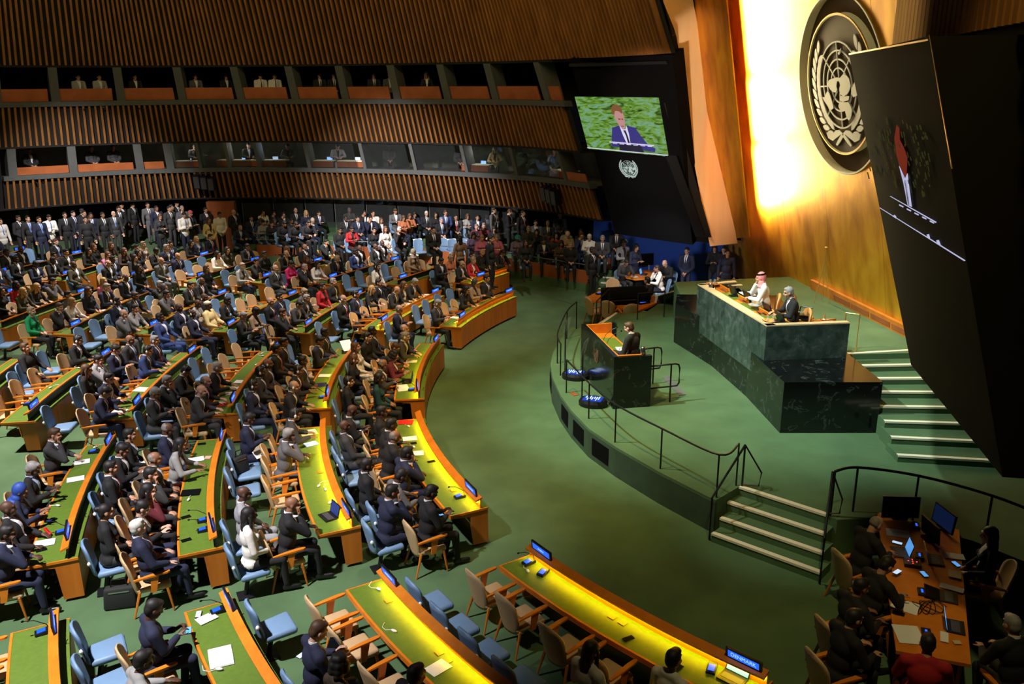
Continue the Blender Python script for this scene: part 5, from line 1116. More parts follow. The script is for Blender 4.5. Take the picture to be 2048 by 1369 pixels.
def console(p, rz, lab, m=True):
    r = empty('mic_console', p, lab, 'console', rz); MB().box((0, 0, .022), (.12, .20, .045), Matrix.Rotation(.15, 3, 'X')).build('body', 'blackmetal', r); MB().box((0, -.02, .048), (.085, .11, .004), Matrix.Rotation(.15, 3, 'X')).build('display', 'led_blue', r)
    if m: MB().tube([(.04, .08, .03), (.04, .06, .14), (.03, -.08, .24), (.02, -.2, .26)], .006, 5).build('gooseneck', 'blackmetal', r); MB().ell((.02, -.21, .26), (.014, .022, .014), nu=8, nv=6).build('mic_head', 'black', r)
def laptop(p, rz, lab, face='scr_deep', body='blackmetal', tilt=-.25, grp=None):
    r = empty('laptop', p, lab, 'laptop', rz); MB().box((0, 0, .009), (.33, .23, .016)).build('base', body, r); MB().box((0, .0, .0185), (.28, .11, .003)).build('keyboard', 'keys', LAST[0])
    M = Matrix.Rotation(tilt, 3, 'X'); MB().box(Vector((0, .115, .012)) + M @ Vector((0, 0, .11)), (.33, .010, .22), M).build('lid', body, r); MB().box(Vector((0, .115, .012)) + M @ Vector((0, -.006, .11)), (.30, .003, .19), M).build('display', face, r)
def phone(p, rz, lab, face='black'):
    r = empty('phone', p, lab, 'phone', rz); MB().box((0, 0, .005), (.078, .158, .009)).build('case', 'blackmetal', r); MB().box((0, 0, .0105), (.07, .148, .002)).build('display', face, r)
def openbook(p, rz, lab, m='paper', s=1.0):
    r = empty('notebook', p, lab, 'notebook', rz)
    for g in (-1, 1): MB().hexa([Vector(q) * s for q in ((0, -.15, 0), (g * .21, -.15, 0), (g * .21, .15, 0), (0, .15, 0), (0, -.15, .006), (g * .20, -.145, .02), (g * .20, .145, .02), (0, .15, .006))]).build('page_block', m, r)
DEV = '''pA1470,560 pA1190,955 pB1200,568 pB390,347 pC1090,748 pC862,857 pC1330,997 pC50,607 qD1690,830 pD1430,1085 pE960,738 pE915,815 pE855,877 pE1960,665 pF70,663 pF1090,495 oF985,815 pG970,445 pG900,648 pJ315,375 pH405,415 kH570,390 qH1770,95 oJ1555,1180 pK1500,1255 pI1070,165 pI1145,340 pC1350,515
bH485,230 bH380,660 bH305,1100 bL1030,800 bL1365,1000 cG595,1140 bK1470,1250 bJ290,425 bJ1310,355 bI1105,222 bI1325,440 bD1640,835 tJ1455,910 tH1800,230 wJ1390,862
fH365,810 rE710,1008 rF1020,1222 nE1905,778 nH1840,250 lI95,1100 lF1030,735 lF310,385 LL1760,1040 sD1030,472 lA1960,1150
eD600,815 eD910,577 eE1215,405 eE1222,432 eE1140,543 eH1760,410 eH1890,735 eH1990,775 eH340,900 eG690,970 eG1180,202 eI95,777 eI120,935 eI1120,270 eF1055,1275 eK1085,705 eK1190,1000 eK1245,1025 eL355,350 eJ1545,1270 eJ1620,1287 eF250,520
mK1132,682 mL420,272 mI1735,850 mI245,1050 mJ1575,850 mJ305,1010 mH520,1150 mG740,1290 mG1120,330 mJ1435,290 mF70,930 mF1120,840 xL1620,980 xL500,345 mD340,1010 xE1940,930 mC600,1010 mC1400,970 mA1000,1110
gK1190,770 gK1610,1185 gK1550,1130 gL955,635 gL1025,675 gI1350,400 gI1630,772 gH1945,560 gK780,110'''.split()
ITM = []
for s in DEV:
    u, v = s[2:].split(','); p, rz, d = on_desk(s[1], float(u), float(v))
    if all((q[3] - p).length > .17 for q in ITM): ITM.append((d.name, math.pi / 2 - rz, s, p, rz, d))
ITM.sort(key=lambda q: q[:3])
for _n, _a, s, p, rz, d in ITM:
    k = s[0]; z = p.copy(); j = rz + random.uniform(-.25, .25)
    if k in 'pqk': w = {'p': (.22, .30), 'q': (.30, .34), 'k': (.14, .12)}[k]; m = {'p': 'paper', 'q': 'paper_green', 'k': 'paper_pink'}[k]; n = {'p': 'white', 'q': 'yellow-lit', 'k': 'small pink'}[k]; sheet(z, j, *w, m, f'{n} paper sheet on green leather, {where(d, k)}', 'papers on the desks')
    elif k == 'b': phone(z, j, f'dark phone lying on green leather, {where(d, k)}')
    elif k == 'c': phone(z, j + 1.2, f'blue phone lying crosswise on green leather, {where(d, k)}', 'navy')
    elif k == 't': MB().box((0, 0, .006), (.19, .26, .01)).build('tablet', 'scr_white' if 'H' in s else 'paper', loc=z, rz=j + .5, label=f'pale-faced tablet lying on green leather, {where(d, k)}', cat='tablet')
    elif k == 'w': phone(z, j + 1.3, f'white phone at the aisle corner, {where(d, k)}', 'white')
    elif k in 'frn': sheet(z, j, .24, .33, {'f': 'black', 'r': 'red', 'n': 'navy'}[k], f'{ {"f": "black", "r": "bright red", "n": "navy blue"}[k]} folder on green leather, {where(d, k)}', name='folder', th=.012, cat='folder')
    elif k == 'l': laptop(z, j + math.pi, f'open dark laptop on green leather, {where(d, k)}')
    elif k == 'L': laptop(z, rz + math.pi, f'open laptop with bright blue document screen, {where(d, k)}', 'scr_blue', tilt=-.5)
    elif k == 's': sheet(z, j, .32, .23, 'grey_band', f'closed silver laptop on green leather, {where(d, k)}', name='laptop', th=.018, cat='laptop')
    elif k == 'o': openbook(z, j, f'open white notebook on green leather, {where(d, k)}')
    elif k == 'e': earpiece(z, rz, f'white earpiece with cord on leather, {where(d, k)}')
    elif k == 'm': console(z, rz + math.pi, f'microphone console with blue display, {where(d, k)}')
    elif k == 'x': console(z, rz + 3.5, f'black box console on leather, {where(d, k)}', False)
    elif k == 'g': MB().box((0, 0, .003), (.11, .10, .006)).build('outlet_plate', 'wood', loc=z, rz=rz, label=f'small wooden outlet plate in leather, {where(d, k)}', cat='outlet')
p, rz, d = on_desk('G', 570, 1290); r = empty('pencil_case', p, 'red round pencil case lying on the fourth row desk', 'case', rz + .4); MB().cap((-.12, 0, .03), .028, (.12, 0, .03), .028, 10).build('body', 'red', r); MB().tube([(-.1, 0, .058), (.1, 0, .058)], .004, 4).build('zip', 'blackmetal', r)
def bag(p, rz, lab, d=(.42, .18, .32), m='bagcanvas', strap=True):
    r = empty('bag', p, lab, 'bag', rz); b = bevelbox(d, .04, 2); b.v = [(x * (1 - .1 * (z > 0)), y * (1 - .3 * (z > 0)), z + d[2] / 2) for x, y, z in b.v]; b.build('body', m, r, smooth=True)
    MB().tube([(-d[0] * .25, 0, d[2] - .02), (-d[0] * .2, 0, d[2] + .12), (d[0] * .2, 0, d[2] + .12), (d[0] * .25, 0, d[2] - .02)], .011, 6).build('handle', 'blackmetal', r); MB().box((0, -d[1] * .38, d[2] * .82), (d[0] * .6, .012, .02)).build('clasp', 'chrome', r)
x, y = px('J', 860, 820); bag(atf(x, y, 0), .25, 'large black handbag standing on the aisle carpet', (.5, .22, .36))
for t, u, v, lab, zz in (('H', 960, 560, 'black backpack with pale handle on an empty blue chair', .48), ('A', 1260, 1200, 'dark bag lying on an empty blue chair, fifth row', .48), ('B', 890, 620, 'dark satchel lying on a blue chair, fifth row far block', .48), ('C', 1310, 800, 'grey backpack standing on a blue chair, front right', .48)):
    x, y = px(t, u, v); p = atf(x, y, zz); bag(p, .9, lab, (.34, .20, .34))
x, y = px('K', 690, 1190); laptop(atf(x, y, .66), -1.0, 'open grey laptop on the lap of man near the aisle', 'black', 'keys', -.4)
x, y = px('K', 545, 1165); phone(atf(x, y, .92), -.6, 'bright phone held by the man in navy suit at bottom', 'scr_white')
x, y = px('J', 785, 370); phone(atf(x, y, .88), -.9, 'white phone held by the seated woman with white sleeve', 'scr_white')
x, y = px('J', 1328, 995); phone(atf(x, y, .82), .3, 'blue-lit phone held by man at the aisle desk', 'scr_blue')
x, y = px('F', 890, 745); phone(atf(x, y, .86), .3, 'blue-lit phone held in the front row, middle block', 'scr_blue')
x, y = px('F', 480, 1310); phone(atf(x, y, .80), .5, 'blue-lit phone held by an adviser in second block', 'scr_white')
x, y = px('I', 1430, 1065); phone(atf(x, y, .80), .5, 'lit phone held at the near end of front row', 'scr_blue')
for t, u, v, rz, lab in (('F', 320, 305, .5, 'large white sheet held up by an adviser, third row'), ('H', 1170, 300, .8, 'white pages on the lap of man in navy suit'), ('G', 1660, 545, .6, 'small paper held by an adviser, third row')):
    x, y = px(t, u, v); p = atf(x, y, .9 if t == 'F' else .72); o = sheet(p, rz, .30, .42, 'paper', lab); o.rotation_euler = (.5, 0, rz)

# ------------------------------------------------------------------ speaker, presidents, officers, terrace and standing people
PLACED = []
def face_to(p, q): return math.atan2(q[1] - p[1], q[0] - p[0]) - math.pi / 2
def clear(q, grp, r=.5):
    for _ in range(12):
        for o in PLACED:
            dx, dy = q.x - o.x, q.y - o.y; L = math.hypot(dx, dy)
            if abs(q.z - o.z) < .6 and L < r: q.x += (dx / L if L > 1e-3 else 1) * (r - L) * 1.02; q.y += (dy / L if L > 1e-3 else 0) * (r - L) * 1.02
    PLACED.append(q); return q
def place(t, u, v, code, zf, tgt, lab, grp, stand=False, sc=1.1):
    x, y = px(t, u, v); fg = figure(code[0], code[6], stand); hz = fg['head']; p = at(x, y, zf + hz.z * sc); yaw = face_to(p, tgt); o = Matrix.Rotation(yaw, 3, 'Z') @ Vector((hz.x, hz.y, 0)) * sc
    q = clear(Vector((p.x - o.x, p.y - o.y, zf)), grp, .58 if not stand else .48); return person(code, q, yaw, lab, grp, stand, sc), q, yaw
place('P', 1258, 656, 'mn1kwkd', SZ, (1.5, 20.2), 'brown-haired man in dark suit speaking with both hands on the lectern', 'speakers and officers', True, 1.1)
_, q, yw = place('P', 1521, 556, 'mK2ww-f', DZ + .06, (4.2, 21.6), 'man in red chequered headscarf with hand on face at the rostrum', 'speakers and officers')
sc_p = (q, yw)
_, q2, yw2 = place('P', 1577, 586, 'mg2kwkde', DZ + .06, (5.2, 19.6), 'grey-haired man with white headset seated at the near end of rostrum', 'speakers and officers')
def orange_chair(q, yw, lab):
    r = empty('office_chair', (q[0], q[1], DZ), lab, 'chair', yw, 'orange rostrum chairs')
    sweep_back(.44, .54, .42, 1.06, .07, .05, y0=-.22, lean=.12, rnd=.3).build('backrest', 'chair_orange', r, smooth=True); b = bevelbox((.52, .5, .1), .04, 2); b.v = [(x, y, z + .46) for x, y, z in b.v]; b.build('seat', 'chair_orange', r, smooth=True)
    MB().cap((0, 0, .4), .03, (0, 0, .06), .03, 8).build('pedestal', 'blackmetal', r); [MB().box((math.cos(a) * .15, math.sin(a) * .15, .04), (.3, .04, .03), Matrix.Rotation(a, 3, 'Z')).build('foot', 'blackmetal', r) for a in [i * 1.2566 for i in range(5)]]
    for s in (-1, 1): MB().tube([(s * .28, -.15, .5), (s * .29, -.12, .70), (s * .29, .18, .70)], .02, 6).build('armrest', 'blackmetal', r)
orange_chair(sc_p[0], sc_p[1], 'orange high-backed chair under the man in chequered headscarf'); orange_chair(q2, yw2, 'orange high-backed chair under the man with white headset')
p = at(1604, 592, DZ + 1.1); orange_chair((p.x + .1, p.y + .2), -2.2, 'empty orange high-backed chair turned away behind the rostrum')
AUD = (4.5, 24)
STD = '''M0,260mb2wwLb M220,225mb3kwkl M335,230mb2kbLb M470,240mb2nbLb M590,215mb2wwLp M780,185mb2kwkb M838,175mb1nwkl M930,165mb2kwkb M990,140mb3kwkb M1095,190mb3nwLf M1030,240mb2kk-b M1210,185mb3kwkb M1275,180md1cwbb M1430,110mb2kwkl M1595,60mb2kwkb M1780,65mb2gwkb M1885,105mb3nw-b M1460,70mb2kw-b M1930,205fo1ck-p M2040,110mb2cwkb
N125,160mb2kwkb N200,105mb2kwkb N268,165mg2gw-b N290,245mb2wwLp N365,225mr2ckLp N550,185mb2kw-b N590,305fo2yk-l N718,240mb3ww-l N888,210mf2kwLl
Q325,145mb2gw-b Q545,165mn1kw-p Q725,185mb2kwrb Q285,540mb2kk-b Q1675,690mb4kwkb'''.split()
for i, s in enumerate(STD):
    m = _re.match(r'([A-Z])(-?\d+),(-?\d+)([mf])(.*)', s); t, u, v, sx, rest = m.groups(); code = sx + rest
    zf = .5 if t in 'MN' else .62
    if code[6] not in STAND: code = code[:6] + 'b'
    x, y = px(t, float(u), float(v)); p0 = atf(x, y, 1.62); zf = fz(p0.x, p0.y) if t in 'MN' or i == len(STD) - 1 else .6
    if i == len(STD) - 1: zf = 0
    tg = (p0.x + random.uniform(6, 12), p0.y - random.uniform(4, 14))
    sec = 'by the rear doorway' if t == 'M' and float(u) < 1000 else 'in the rear aisle' if t == 'M' else 'beside the dark partition' if t == 'N' else 'on the side terrace'
    if i == len(STD) - 1: lab = 'dark-suited guard standing at the end of the last wood balustrade'
    else: lab = fit16(describe(code), f'onlooker {sec}, {ordw(i)} counted')
    place(t, float(u), float(v), code, zf, tg, lab, 'people standing at the rear and sides', True)
x, y = px('C', 1430, 195); p = atf(x, y, 1.78); place('C', 1430, 195, 'fl2tw-b', fz(p.x, p.y), (-6, 44), 'long-haired woman in tan suit standing before the third wood balustrade', 'people standing at the rear and sides', True)
for i, (qx, z) in enumerate(((412, 3.5), (1112, 3.5))):    # loudspeaker clusters hung on the lower fascia
    s0 = sof(qx, z); p = wall(s0, z, .22); q = wpt(s0 + .3) - wpt(s0 - .3); r = empty('loudspeaker', p, ['dark loudspeaker cluster hung on the slatted fascia at the rear', 'dark loudspeaker cluster on the slatted fascia near the big screen'][i], 'loudspeaker', math.atan2(q.y, q.x))
    for k in range(3): MB().box((-.32 + .32 * k, -.05, -.05 * k), (.29, .34, .62), Matrix.Rotation(.2, 3, 'X')).build('cabinet', 'blackmetal', r); MB().box((-.32 + .32 * k, -.225, -.05 * k - .02), (.24, .02, .54), Matrix.Rotation(.2, 3, 'X')).build('grille', 'keys', LAST[0])
    MB().tube([(-.4, .1, .35), (.4, .1, .35)], .03, 6).build('bracket', 'blackmetal', r)
TS = '''N970,400mf2nb-w N1100,285mb2nwLl N1245,215fl2w--f N1375,225fl2k--f N1490,240fl2kr-f N1635,190md1kwkl N1760,220fy1n--l N1890,220mb2kwLp N1200,315fh2uk-w N1430,310fh3k--p N1570,310fb3k--p N1840,315fH2nw-p N1290,330fb2L--p N1340,330fb2k--p N1500,350mb3k--w N1640,360mb3k--w N1720,350mb2k--w
O310,285mb4kwkl O455,290mb2nwkl O580,290mb2nwPf O740,310fo2kw-l O850,305mg2kwkl O960,425fw1k--f O790,415fo2w--l O650,430fb2k--l O385,415fb3rk-p O535,220fl2kr-f O640,225mb2w--b O770,185mn2gw-p O1000,280fo2o--p O1050,265fo2o--p O1135,240fl2nk-p O1285,228mw1kwkl O1390,240fl2k--l O1515,220mn2uwbl O1465,310mg1kwbl O1365,425mb1kwkl O1640,270mb2cwrl O1755,265fo2x--p O1900,275mb2nw-l O2010,255mb4uwkl O1975,375fs1v--f O1850,490fl2P--p O1950,520fs1p--p O355,190mg2g--p O240,430mb3k--l
Q365,250fy1kw-l Q190,350fs1vk-l Q310,520fs1p--p Q330,400fl2k--p Q800,400mg2ck-l Q900,315mb2gwkl Q1050,325mg2cwkl Q650,525ft3P--p Q910,445fl2k--f Q760,590fl3k--l Q1230,215mg2gk-l Q1180,490fl2r--l Q1335,480fH1t--p Q1480,490mn2uwkf Q1630,515fw1ww-p Q1765,395mb3kwul Q1810,530mg2cwkl Q1895,440md2kwkl Q1080,490mb3n--w Q1380,620mg2k--l Q1250,600fl3B--p Q1010,560fb3nw-p Q1100,540mb3c--p Q1270,440fb3x--l Q1390,440fl3k--l'''.split()
for i, s in enumerate(TS):
    m = _re.match(r'([A-Z])(-?\d+),(-?\d+)([mf])(.*)', s); t, u, v, sx, rest = m.groups(); code = sx + rest
    if code[6] not in POSES: code = code[:6] + 'l'
    x, y = px(t, float(u), float(v)); best = None
    for zf in (.35, .60, .85, 1.1):                   # the terrace level whose row lies under that sight line
        p = at(x, y, zf + 1.40); o = min((abs((p.y - a[1]) * (b[0] - a[0]) - (p.x - a[0]) * (b[1] - a[1])) / math.dist(a, b), k2) for k2, (a, b) in enumerate(zip(TL, TL[1:])) if a[0] - .6 <= p.x <= b[0] + .6) if -13 < p.x < 4 else (9, 0)
        ideal = {.35: .85, .60: 1.9, .85: 3.0, 1.1: 4.2}[zf]
        c = abs(o[0] - ideal)
        if best is None or c < best[0]: best = (c, zf, p)
    c, zf, p = best; tg = (2.0, 22)
    lv = {.35: 'lowest', .60: 'second', .85: 'third', 1.1: 'top'}[zf]
    blk = {'N': 'rear terrace', 'O': 'middle terrace', 'Q': 'front terrace'}[t]
    _, q, yw = place(t, float(u), float(v), code, zf, tg, fit16(describe(code), f'{blk}, {lv} row, {ordw(i)} counted'), 'spectators on the side terrace')
    chair('side_chair', q, yw, fit16(f'blue terrace chair under {describe(code)}', f'{ordw(i)} counted'), 'blue terrace chairs')
for i, (u, v) in enumerate(((1590, 440), (1715, 455), (1490, 535), (1605, 545), (1740, 560), (1200, 545))):
    x, y = px('O', u, v); p = at(x, y, .35 + .98); o = chair('side_chair', (p.x, p.y, .35 if i > 1 else .6), face_to(p, (2, 22)), f'empty blue terrace chair with white paper over its back, {ordw(i)} from the rear', 'empty terrace chairs')
    q = Matrix.Rotation(o.rotation_euler.z, 3, 'Z') @ Vector((0, -.33, .93)); s = MB().slab([(-.20, .0, .0), (.20, .0, .0), (.20, .05, -.22), (-.20, .05, -.22)], (0, .012, 0)); s.slab([(-.20, .0, .0), (.20, .0, .0), (.20, -.10, .03), (-.20, -.10, .03)], (0, 0, .01))
    s.build('seat_paper', 'paper', loc=o.location + q, rz=o.rotation_euler.z, label=f'white paper draped over the back of empty terrace chair, {ordw(i)} from rear', cat='paper')
# press table and its people on the far side of the stage
def table(name, poly, z, th, m, lab, ped=None, floor=0.0):
    c = sum((Vector((p[0], p[1], 0)) for p in poly), Vector()) / len(poly); c.z = floor; r = empty(name, c, lab, 'table')
    MB().prism([(p[0] - c.x, p[1] - c.y) for p in poly], z - th - floor, z - floor).build('tabletop', m, r)
    if ped: MB().prism([((p[0] - c.x) * ped, (p[1] - c.y) * ped) for p in poly], 0, z - th - floor).build('pedestal', 'blackmetal', r)
    else:
        for p in poly: d = Vector((p[0] - c.x, p[1] - c.y, 0)) * .85; MB().cap(d + Vector((0, 0, .01)), .03, d + Vector((0, 0, z - th - floor)), .03, 8).build('leg', 'wood', r)
    return r
tb = [at(*px('S', u, v), .78) for u, v in ((480, 555), (520, 590), (700, 630), (850, 620), (970, 565), (940, 520), (640, 510))]
table('press_table', tb, .78, .06, 'wood_rail', 'rounded wooden press table before the blue backdrop', .55)
tb2 = [at(*px('S', u, v), .74) for u, v in ((95, 855), (130, 905), (420, 930), (520, 1000), (740, 1040), (1030, 910), (700, 800), (250, 780))]
table('side_table', tb2, .74, .07, 'wood_rail', 'long wooden table with beige chairs by the far stage steps', .35)
ft = (1.5, 22)
place('S', 563, 175, 'mb4Lk-p', 0, (5.5, 31.5), 'man in pale grey jacket and straw boater standing behind press table', 'people at the press table', True)
x, y = px('S', 563, 150); hp = at(x, y, 1.80); r = empty('straw_hat', hp, 'straw boater with dark band worn behind the press table', 'hat'); MB().loft([[Vector((a * math.cos(t), a * math.sin(t), z)) for t in [2 * math.pi * i / 20 for i in range(20)]] for a, z in ((.17, 0), (.17, .012), (.105, .014), (.10, .085), (.09, .09))]).build('crown', 'straw', r); MB().loft([[Vector((.106 * math.cos(t), .106 * math.sin(t), z)) for t in [2 * math.pi * i / 20 for i in range(20)]] for z in (.02, .05)]).build('band', 'black', r)
place('S', 722, 225, 'fl2nk-p', 0, (5.5, 31.5), 'long-haired woman in navy jacket looking down by the blue backdrop', 'people at the press table', True)
place('S', 1368, 270, 'mb2nwkl', 0, (4.5, 28), 'man in dark suit standing with clasped hands against the blue backdrop', 'people by the blue backdrop', True)
place('S', 1725, 235, 'fl2kk-p', 0, (7.0, 30), 'woman in black dress standing by the doorway with paper', 'people by the blue backdrop', True)
place('S', 1790, 245, 'mb2kk-l', 0, (6.0, 30), 'man in black standing beside woman by the doorway', 'people by the blue backdrop', True)
place('S', 1890, 300, 'mb2nk-b', 0, (7.6, 29), 'person in dark blue half hidden at the gold doorway', 'people by the blue backdrop', True)
pp = []
for u, v, code, lab, tg in ((985, 495, 'fb3wk-fe', 'woman with white sleeves and headset seated at press table', (3, 31)), (1085, 430, 'md1kk-w', 'bald man in black looking down at press table', (4.2, 30.5)), (860, 650, 'mb2kwkl', 'dark-haired man in black suit seated at side table, back turned', (2.3, 31)), (600, 420, 'mb3ck-w', 'person in charcoal bent over the press table equipment', (5.5, 29))):
    _, q, yw = place('S', u, v, code, 0, tg, lab, 'people at the press table'); chair('side_chair', q, yw, 'blue chair under ' + ' '.join(lab.split()[:11]), 'press chairs')
for i, (u, v) in enumerate(((200, 850), (390, 880), (620, 920), (430, 655))):
    x, y = px('S', u, v); p = at(x, y, .98); c = Vector((sum(q.x for q in tb2) / len(tb2), sum(q.y for q in tb2) / len(tb2), 0)); o = chair('armchair', (p.x, p.y, 0), face_to(p, c), ['beige armchair at the left end of side table, back to camera', 'beige armchair second along the side table', 'beige armchair third along side table near the dais wall', 'beige armchair beyond the side table, facing camera'][i], 'beige delegate armchairs')
p = at(*px('S', 590, 930), .76); r = empty('equipment_case', (p.x - .1, p.y + .1, .74), 'wide black equipment case and monitors on the side table', 'case', .2); MB().box((0, 0, .28), (1.55, .10, .52)).build('panel', 'blackmetal', r); MB().box((.1, -.2, .12), (1.5, .3, .24)).build('console', 'black', r); MB().box((-.1, -.36, .16), (.9, .02, .03)).build('slot', 'keys', r)
p = at(*px('S', 850, 480), .8); devscreen((p.x, p.y + .3, .78), .4, .75, .48, 'big black monitor standing on the press table', name='press_monitor', tilt=.05, face='black')
p = at(*px('S', 820, 570), .79); laptop((p.x, p.y, .78), 1.2, 'laptop with glowing blue screen on the press table', 'scr_blue')
for i, (u, v) in enumerate(((260, 822), (525, 882), (805, 945))):
    p = at(*px('S', u, v), .75); r = empty('mic_console', (p.x, p.y, .74), f'blue-lit console on side table, {ordw(i)} from its far end', 'console', .5); MB().box((0, 0, .03), (.34, .14, .05)).build('body', 'blackmetal', r); MB().box((0, 0, .058), (.22, .07, .004)).build('display', 'led_blue', r)
p = at(*px('S', 935, 905), .80); r = empty('wooden_block', (p.x, p.y, .74), 'small upright wooden holder with white cards on side table', 'holder'); MB().box((0, 0, .11), (.12, .08, .22)).build('body', 'wood', r); MB().box((.1, 0, .13), (.06, .2, .26), Matrix.Rotation(.2, 3, 'Y')).build('card', 'paper', r)
for i, (u, v, m) in enumerate(((530, 560, 'paper'), (700, 600, 'paper'), (740, 500, 'straw'))): p = at(*px('S', u, v), .785); sheet(p, .4 * i, .22, .3, m, f'loose sheet on the press table, {ordw(i)} from its rounded end')
p = at(*px('S', 880, 520), .79); r = empty('bottle', p, 'clear water bottle on the press table', 'bottle'); MB().cap((0, 0, .03), .03, (0, 0, .15), .03, 8).build('body', 'glass', r); MB().cap((0, 0, .18), .014, (0, 0, .2), .014, 6).build('cap', 'white', r)

# ------------------------------------------------------------------ technicians' table at the lower right, in near darkness
q4 = [at(1755, 1028, .74), at(1918, 1060, .74), at(1942, 1330, .74), at(1792, 1302, .74)]
table('control_table', q4, .74, .05, 'wood_rail', 'wooden control table crowded with laptops and papers beside the steps')
tc = sum(q4, Vector()) / 4
rot0 = math.atan2((q4[0] - q4[3]).y, (q4[0] - q4[3]).x) - math.pi / 2
def R_(u, v, z=.742): return at(*px('R', u, v), z)
devscreen(R_(1000, 260), rot0 + .25, .62, .38, 'large black monitor turned away at the far end of control table', tilt=.1, face='black'); devscreen(R_(1290, 330), rot0 - 1.1, .55, .34, 'dark blue monitor angled at the far corner of control table', tilt=.1, face='scr_deep'); devscreen(R_(1200, 400), rot0 + 2.0, .5, .3, 'black monitor back in the middle of the control table', tilt=.1, face='black')
laptop(R_(1000, 490), rot0 - 1.45, 'dark laptop with bright blue screen on the control table', 'scr_blue'); laptop(R_(1240, 540), rot0 + 1.6, 'dark laptop seen from behind near centre of control table', 'scr_deep'); laptop(R_(1375, 990), rot0 + 1.5, 'laptop with blue screen before the grey-haired technician', 'scr_blue'); laptop(R_(1330, 790), rot0 + 1.5, 'closed-looking black laptop on the right of control table', 'black', tilt=-1.35)
phone(R_(985, 425), rot0 + 1.3, 'lit phone beside the blue laptop on control table', 'scr_white'); phone(R_(985, 620, .80), rot0 - .6, 'bright white phone held over the control table', 'scr_white'); phone(R_(1380, 568), rot0 + .5, 'blue phone on white papers at control table right', 'scr_blue'); phone(R_(995, 895, .752), rot0 + 1.3, 'dark phone lying on printed pages, control table'); phone(R_(1165, 635, .76), rot0 + .4, 'small blue screen device at centre of control table', 'scr_blue')
for i, (u, v, w, d, m) in enumerate(((990, 360, .36, .26, 'white'), (930, 240, .3, .16, 'paper_pink'), (1040, 850, .36, .30, 'paper'), (1060, 1040, .34, .42, 'paper'), (1365, 515, .30, .18, 'paper'), (1350, 730, .32, .14, 'paper'), (1385, 1095, .10, .08, 'straw'), (1300, 1060, .10, .24, 'white'), (1370, 640, .18, .22, 'straw'))):
    sheet(R_(u, v) + Vector((0, 0, .002 * i)), rot0 + .3 * math.sin(i * 2.3), w, d, m, f'{ {"white": "open white", "paper": "printed white", "paper_pink": "pinkish", "straw": "yellowish"}[m]} paper on control table, {ordw(i)} listed from the far end')
for i, (u, v) in enumerate(((1112, 315), (1133, 518), (1150, 760), (1178, 1035))):
    r = empty('mic_console', R_(u, v), f'little blue-lit console down the middle of control table, {ordw(i)} from far end', 'console', rot0); MB().box((0, 0, .02), (.12, .18, .04)).build('body', 'blackmetal', r); MB().box((0, 0, .042), (.03, .09, .004)).build('display', 'led_blue', r)
r = empty('button_box', R_(1085, 570), 'black button box with red lights on control table', 'box', rot0); MB().box((0, 0, .03), (.24, .22, .06)).build('body', 'blackmetal', r)
for i in range(9): MB().box((-.06 + .06 * (i % 3), -.06 + .06 * (i // 3), .062), (.018, .018, .006)).build('button', 'led_red' if i in (1, 3, 4, 5, 7) else 'keys', r)
r = empty('cable_heap', R_(1200, 860), 'small tangle of cables at centre of control table', 'cables'); mb = MB()
mb.tube([(.25 * math.cos(t * .9) * (1 - t / 40), .16 * math.sin(t * 1.3), .015 + .01 * math.sin(t)) for t in [i * .45 for i in range(60)]], .006, 4); mb.build('cable', 'blackmetal', r)
TEC = ((845, 300, 'mf2kk-w', 'man in black with headset bending over the far end of control table', 0), (915, 575, 'mb2kk-w', 'dark-haired person in black holding bright phone at control table', 0), (745, 720, 'mb3kk-d', 'person in black seated left of control table with arm forward', 0), (700, 930, 'mb2kk-d', 'dark-clothed person hunched at the near left of control table', 0), (1600, 370, 'fl2kw-l', 'long-haired woman in black seated right of the control table', 0), (1750, 970, 'mg2kw-d', 'grey-haired technician typing at right of the control table', 0), (1190, 1100, 'mb2rk-d', 'dark-haired person in red top at the near end of control table', 0))
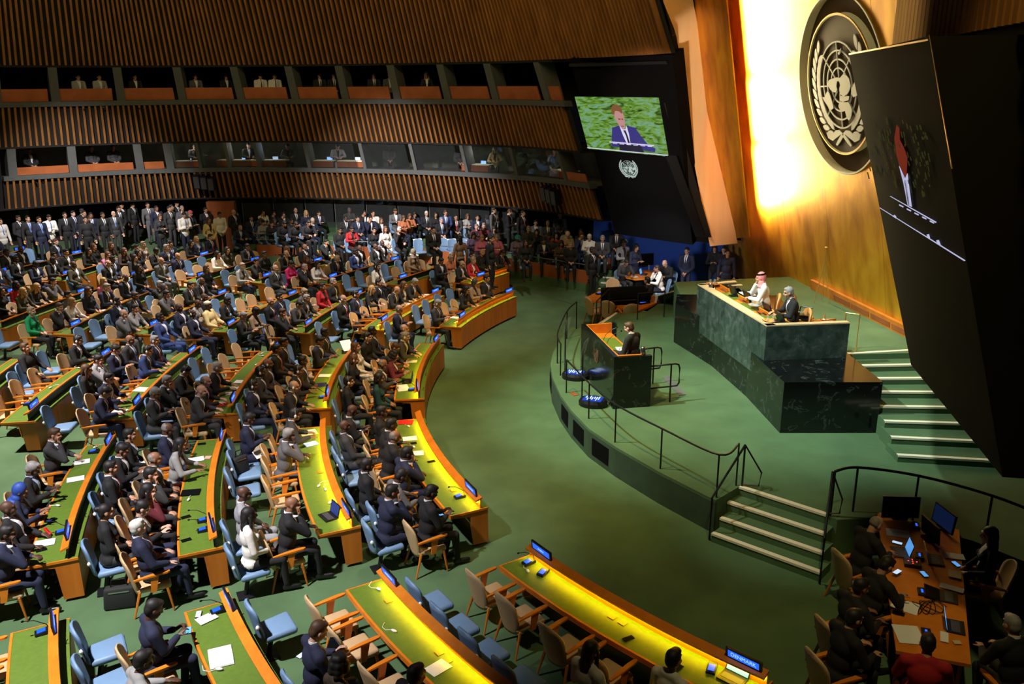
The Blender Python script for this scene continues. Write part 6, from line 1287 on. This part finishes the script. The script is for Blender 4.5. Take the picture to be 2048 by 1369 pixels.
for i, (u, v, code, lab, _) in enumerate(TEC):
    tgx = tc if i != 6 else q4[0].lerp(q4[1], .5); x, y = px('R', u, v); p = at(x, y, 1.2)
    tg = (tc.x + (p.x - tc.x) * .0, p.y + (tc.y - p.y) * .15) if i != 6 else (tgx.x, tgx.y)
    _, q, yw = place('R', u, v, code, 0, tg, lab, 'technicians at the control table'); chair('armchair', q, yw, 'beige armchair of ' + ' '.join(lab.split()[:11]), 'beige control-table chairs')
for i, (u, v) in enumerate(((1760, 520), (560, 900), (1750, 720))):
    p = R_(u, v, .95)
    if any((Vector((o.x, o.y)) - Vector((p.x, p.y))).length < .75 for o in PLACED): continue
    chair('armchair', (p.x, p.y, 0), face_to(p, tc), f'empty beige armchair beside the control table, {ordw(i)} listed', 'beige control-table chairs')
# ------------------------------------------------------------------ gallery figures behind the parapets
GAL = '''Y540,150mb1Lw-l Y680,150mb1Lw-l Y910,150mb2kw-l Y1290,80mb2gw-l Y1490,130mb2kw-l Y1710,70mb2wwkl Y1810,70mb2wwkl Z60,110mb1kwkl Z160,110mb1kwkl Z425,90mb2kwkl Z530,80mb2gw-l Z770,140fy2kw-l Y230,680mb2kw-l Y640,680mb2ck-l Y780,670mb2ck-l Y1290,620mb2gk-w Y1630,610mb2kw-d Y1900,620fb2gk-w Z190,650mb1Lk-w Z530,640mb2ck-l Z1240,640fy1yk-d Z1390,620mb2ck-l Z1000,640mb2ck-l Z1600,690mb2gk-l'''.split()
for i, s in enumerate(GAL):
    m = _re.match(r'([A-Z])(-?\d+),(-?\d+)([mf])(.*)', s); t, u, v, sx, rest = m.groups(); code = sx + rest; x, y = px(t, float(u), float(v)); up = float(v) < 300
    if code[6] not in POSES: code = code[:6] + 'l'
    zf = 6.85 if up else 3.72
    s0 = sof(x, zf + 1.2); p = wall(s0, zf + 1.2, -1.15); yw = face_to(p, (-2, 22)); person(code, Vector((p.x, p.y, zf)), yw, fit16(describe(code), f'{"upper" if up else "lower"} gallery figure, {ordw(i)} counted'), 'figures in the galleries')
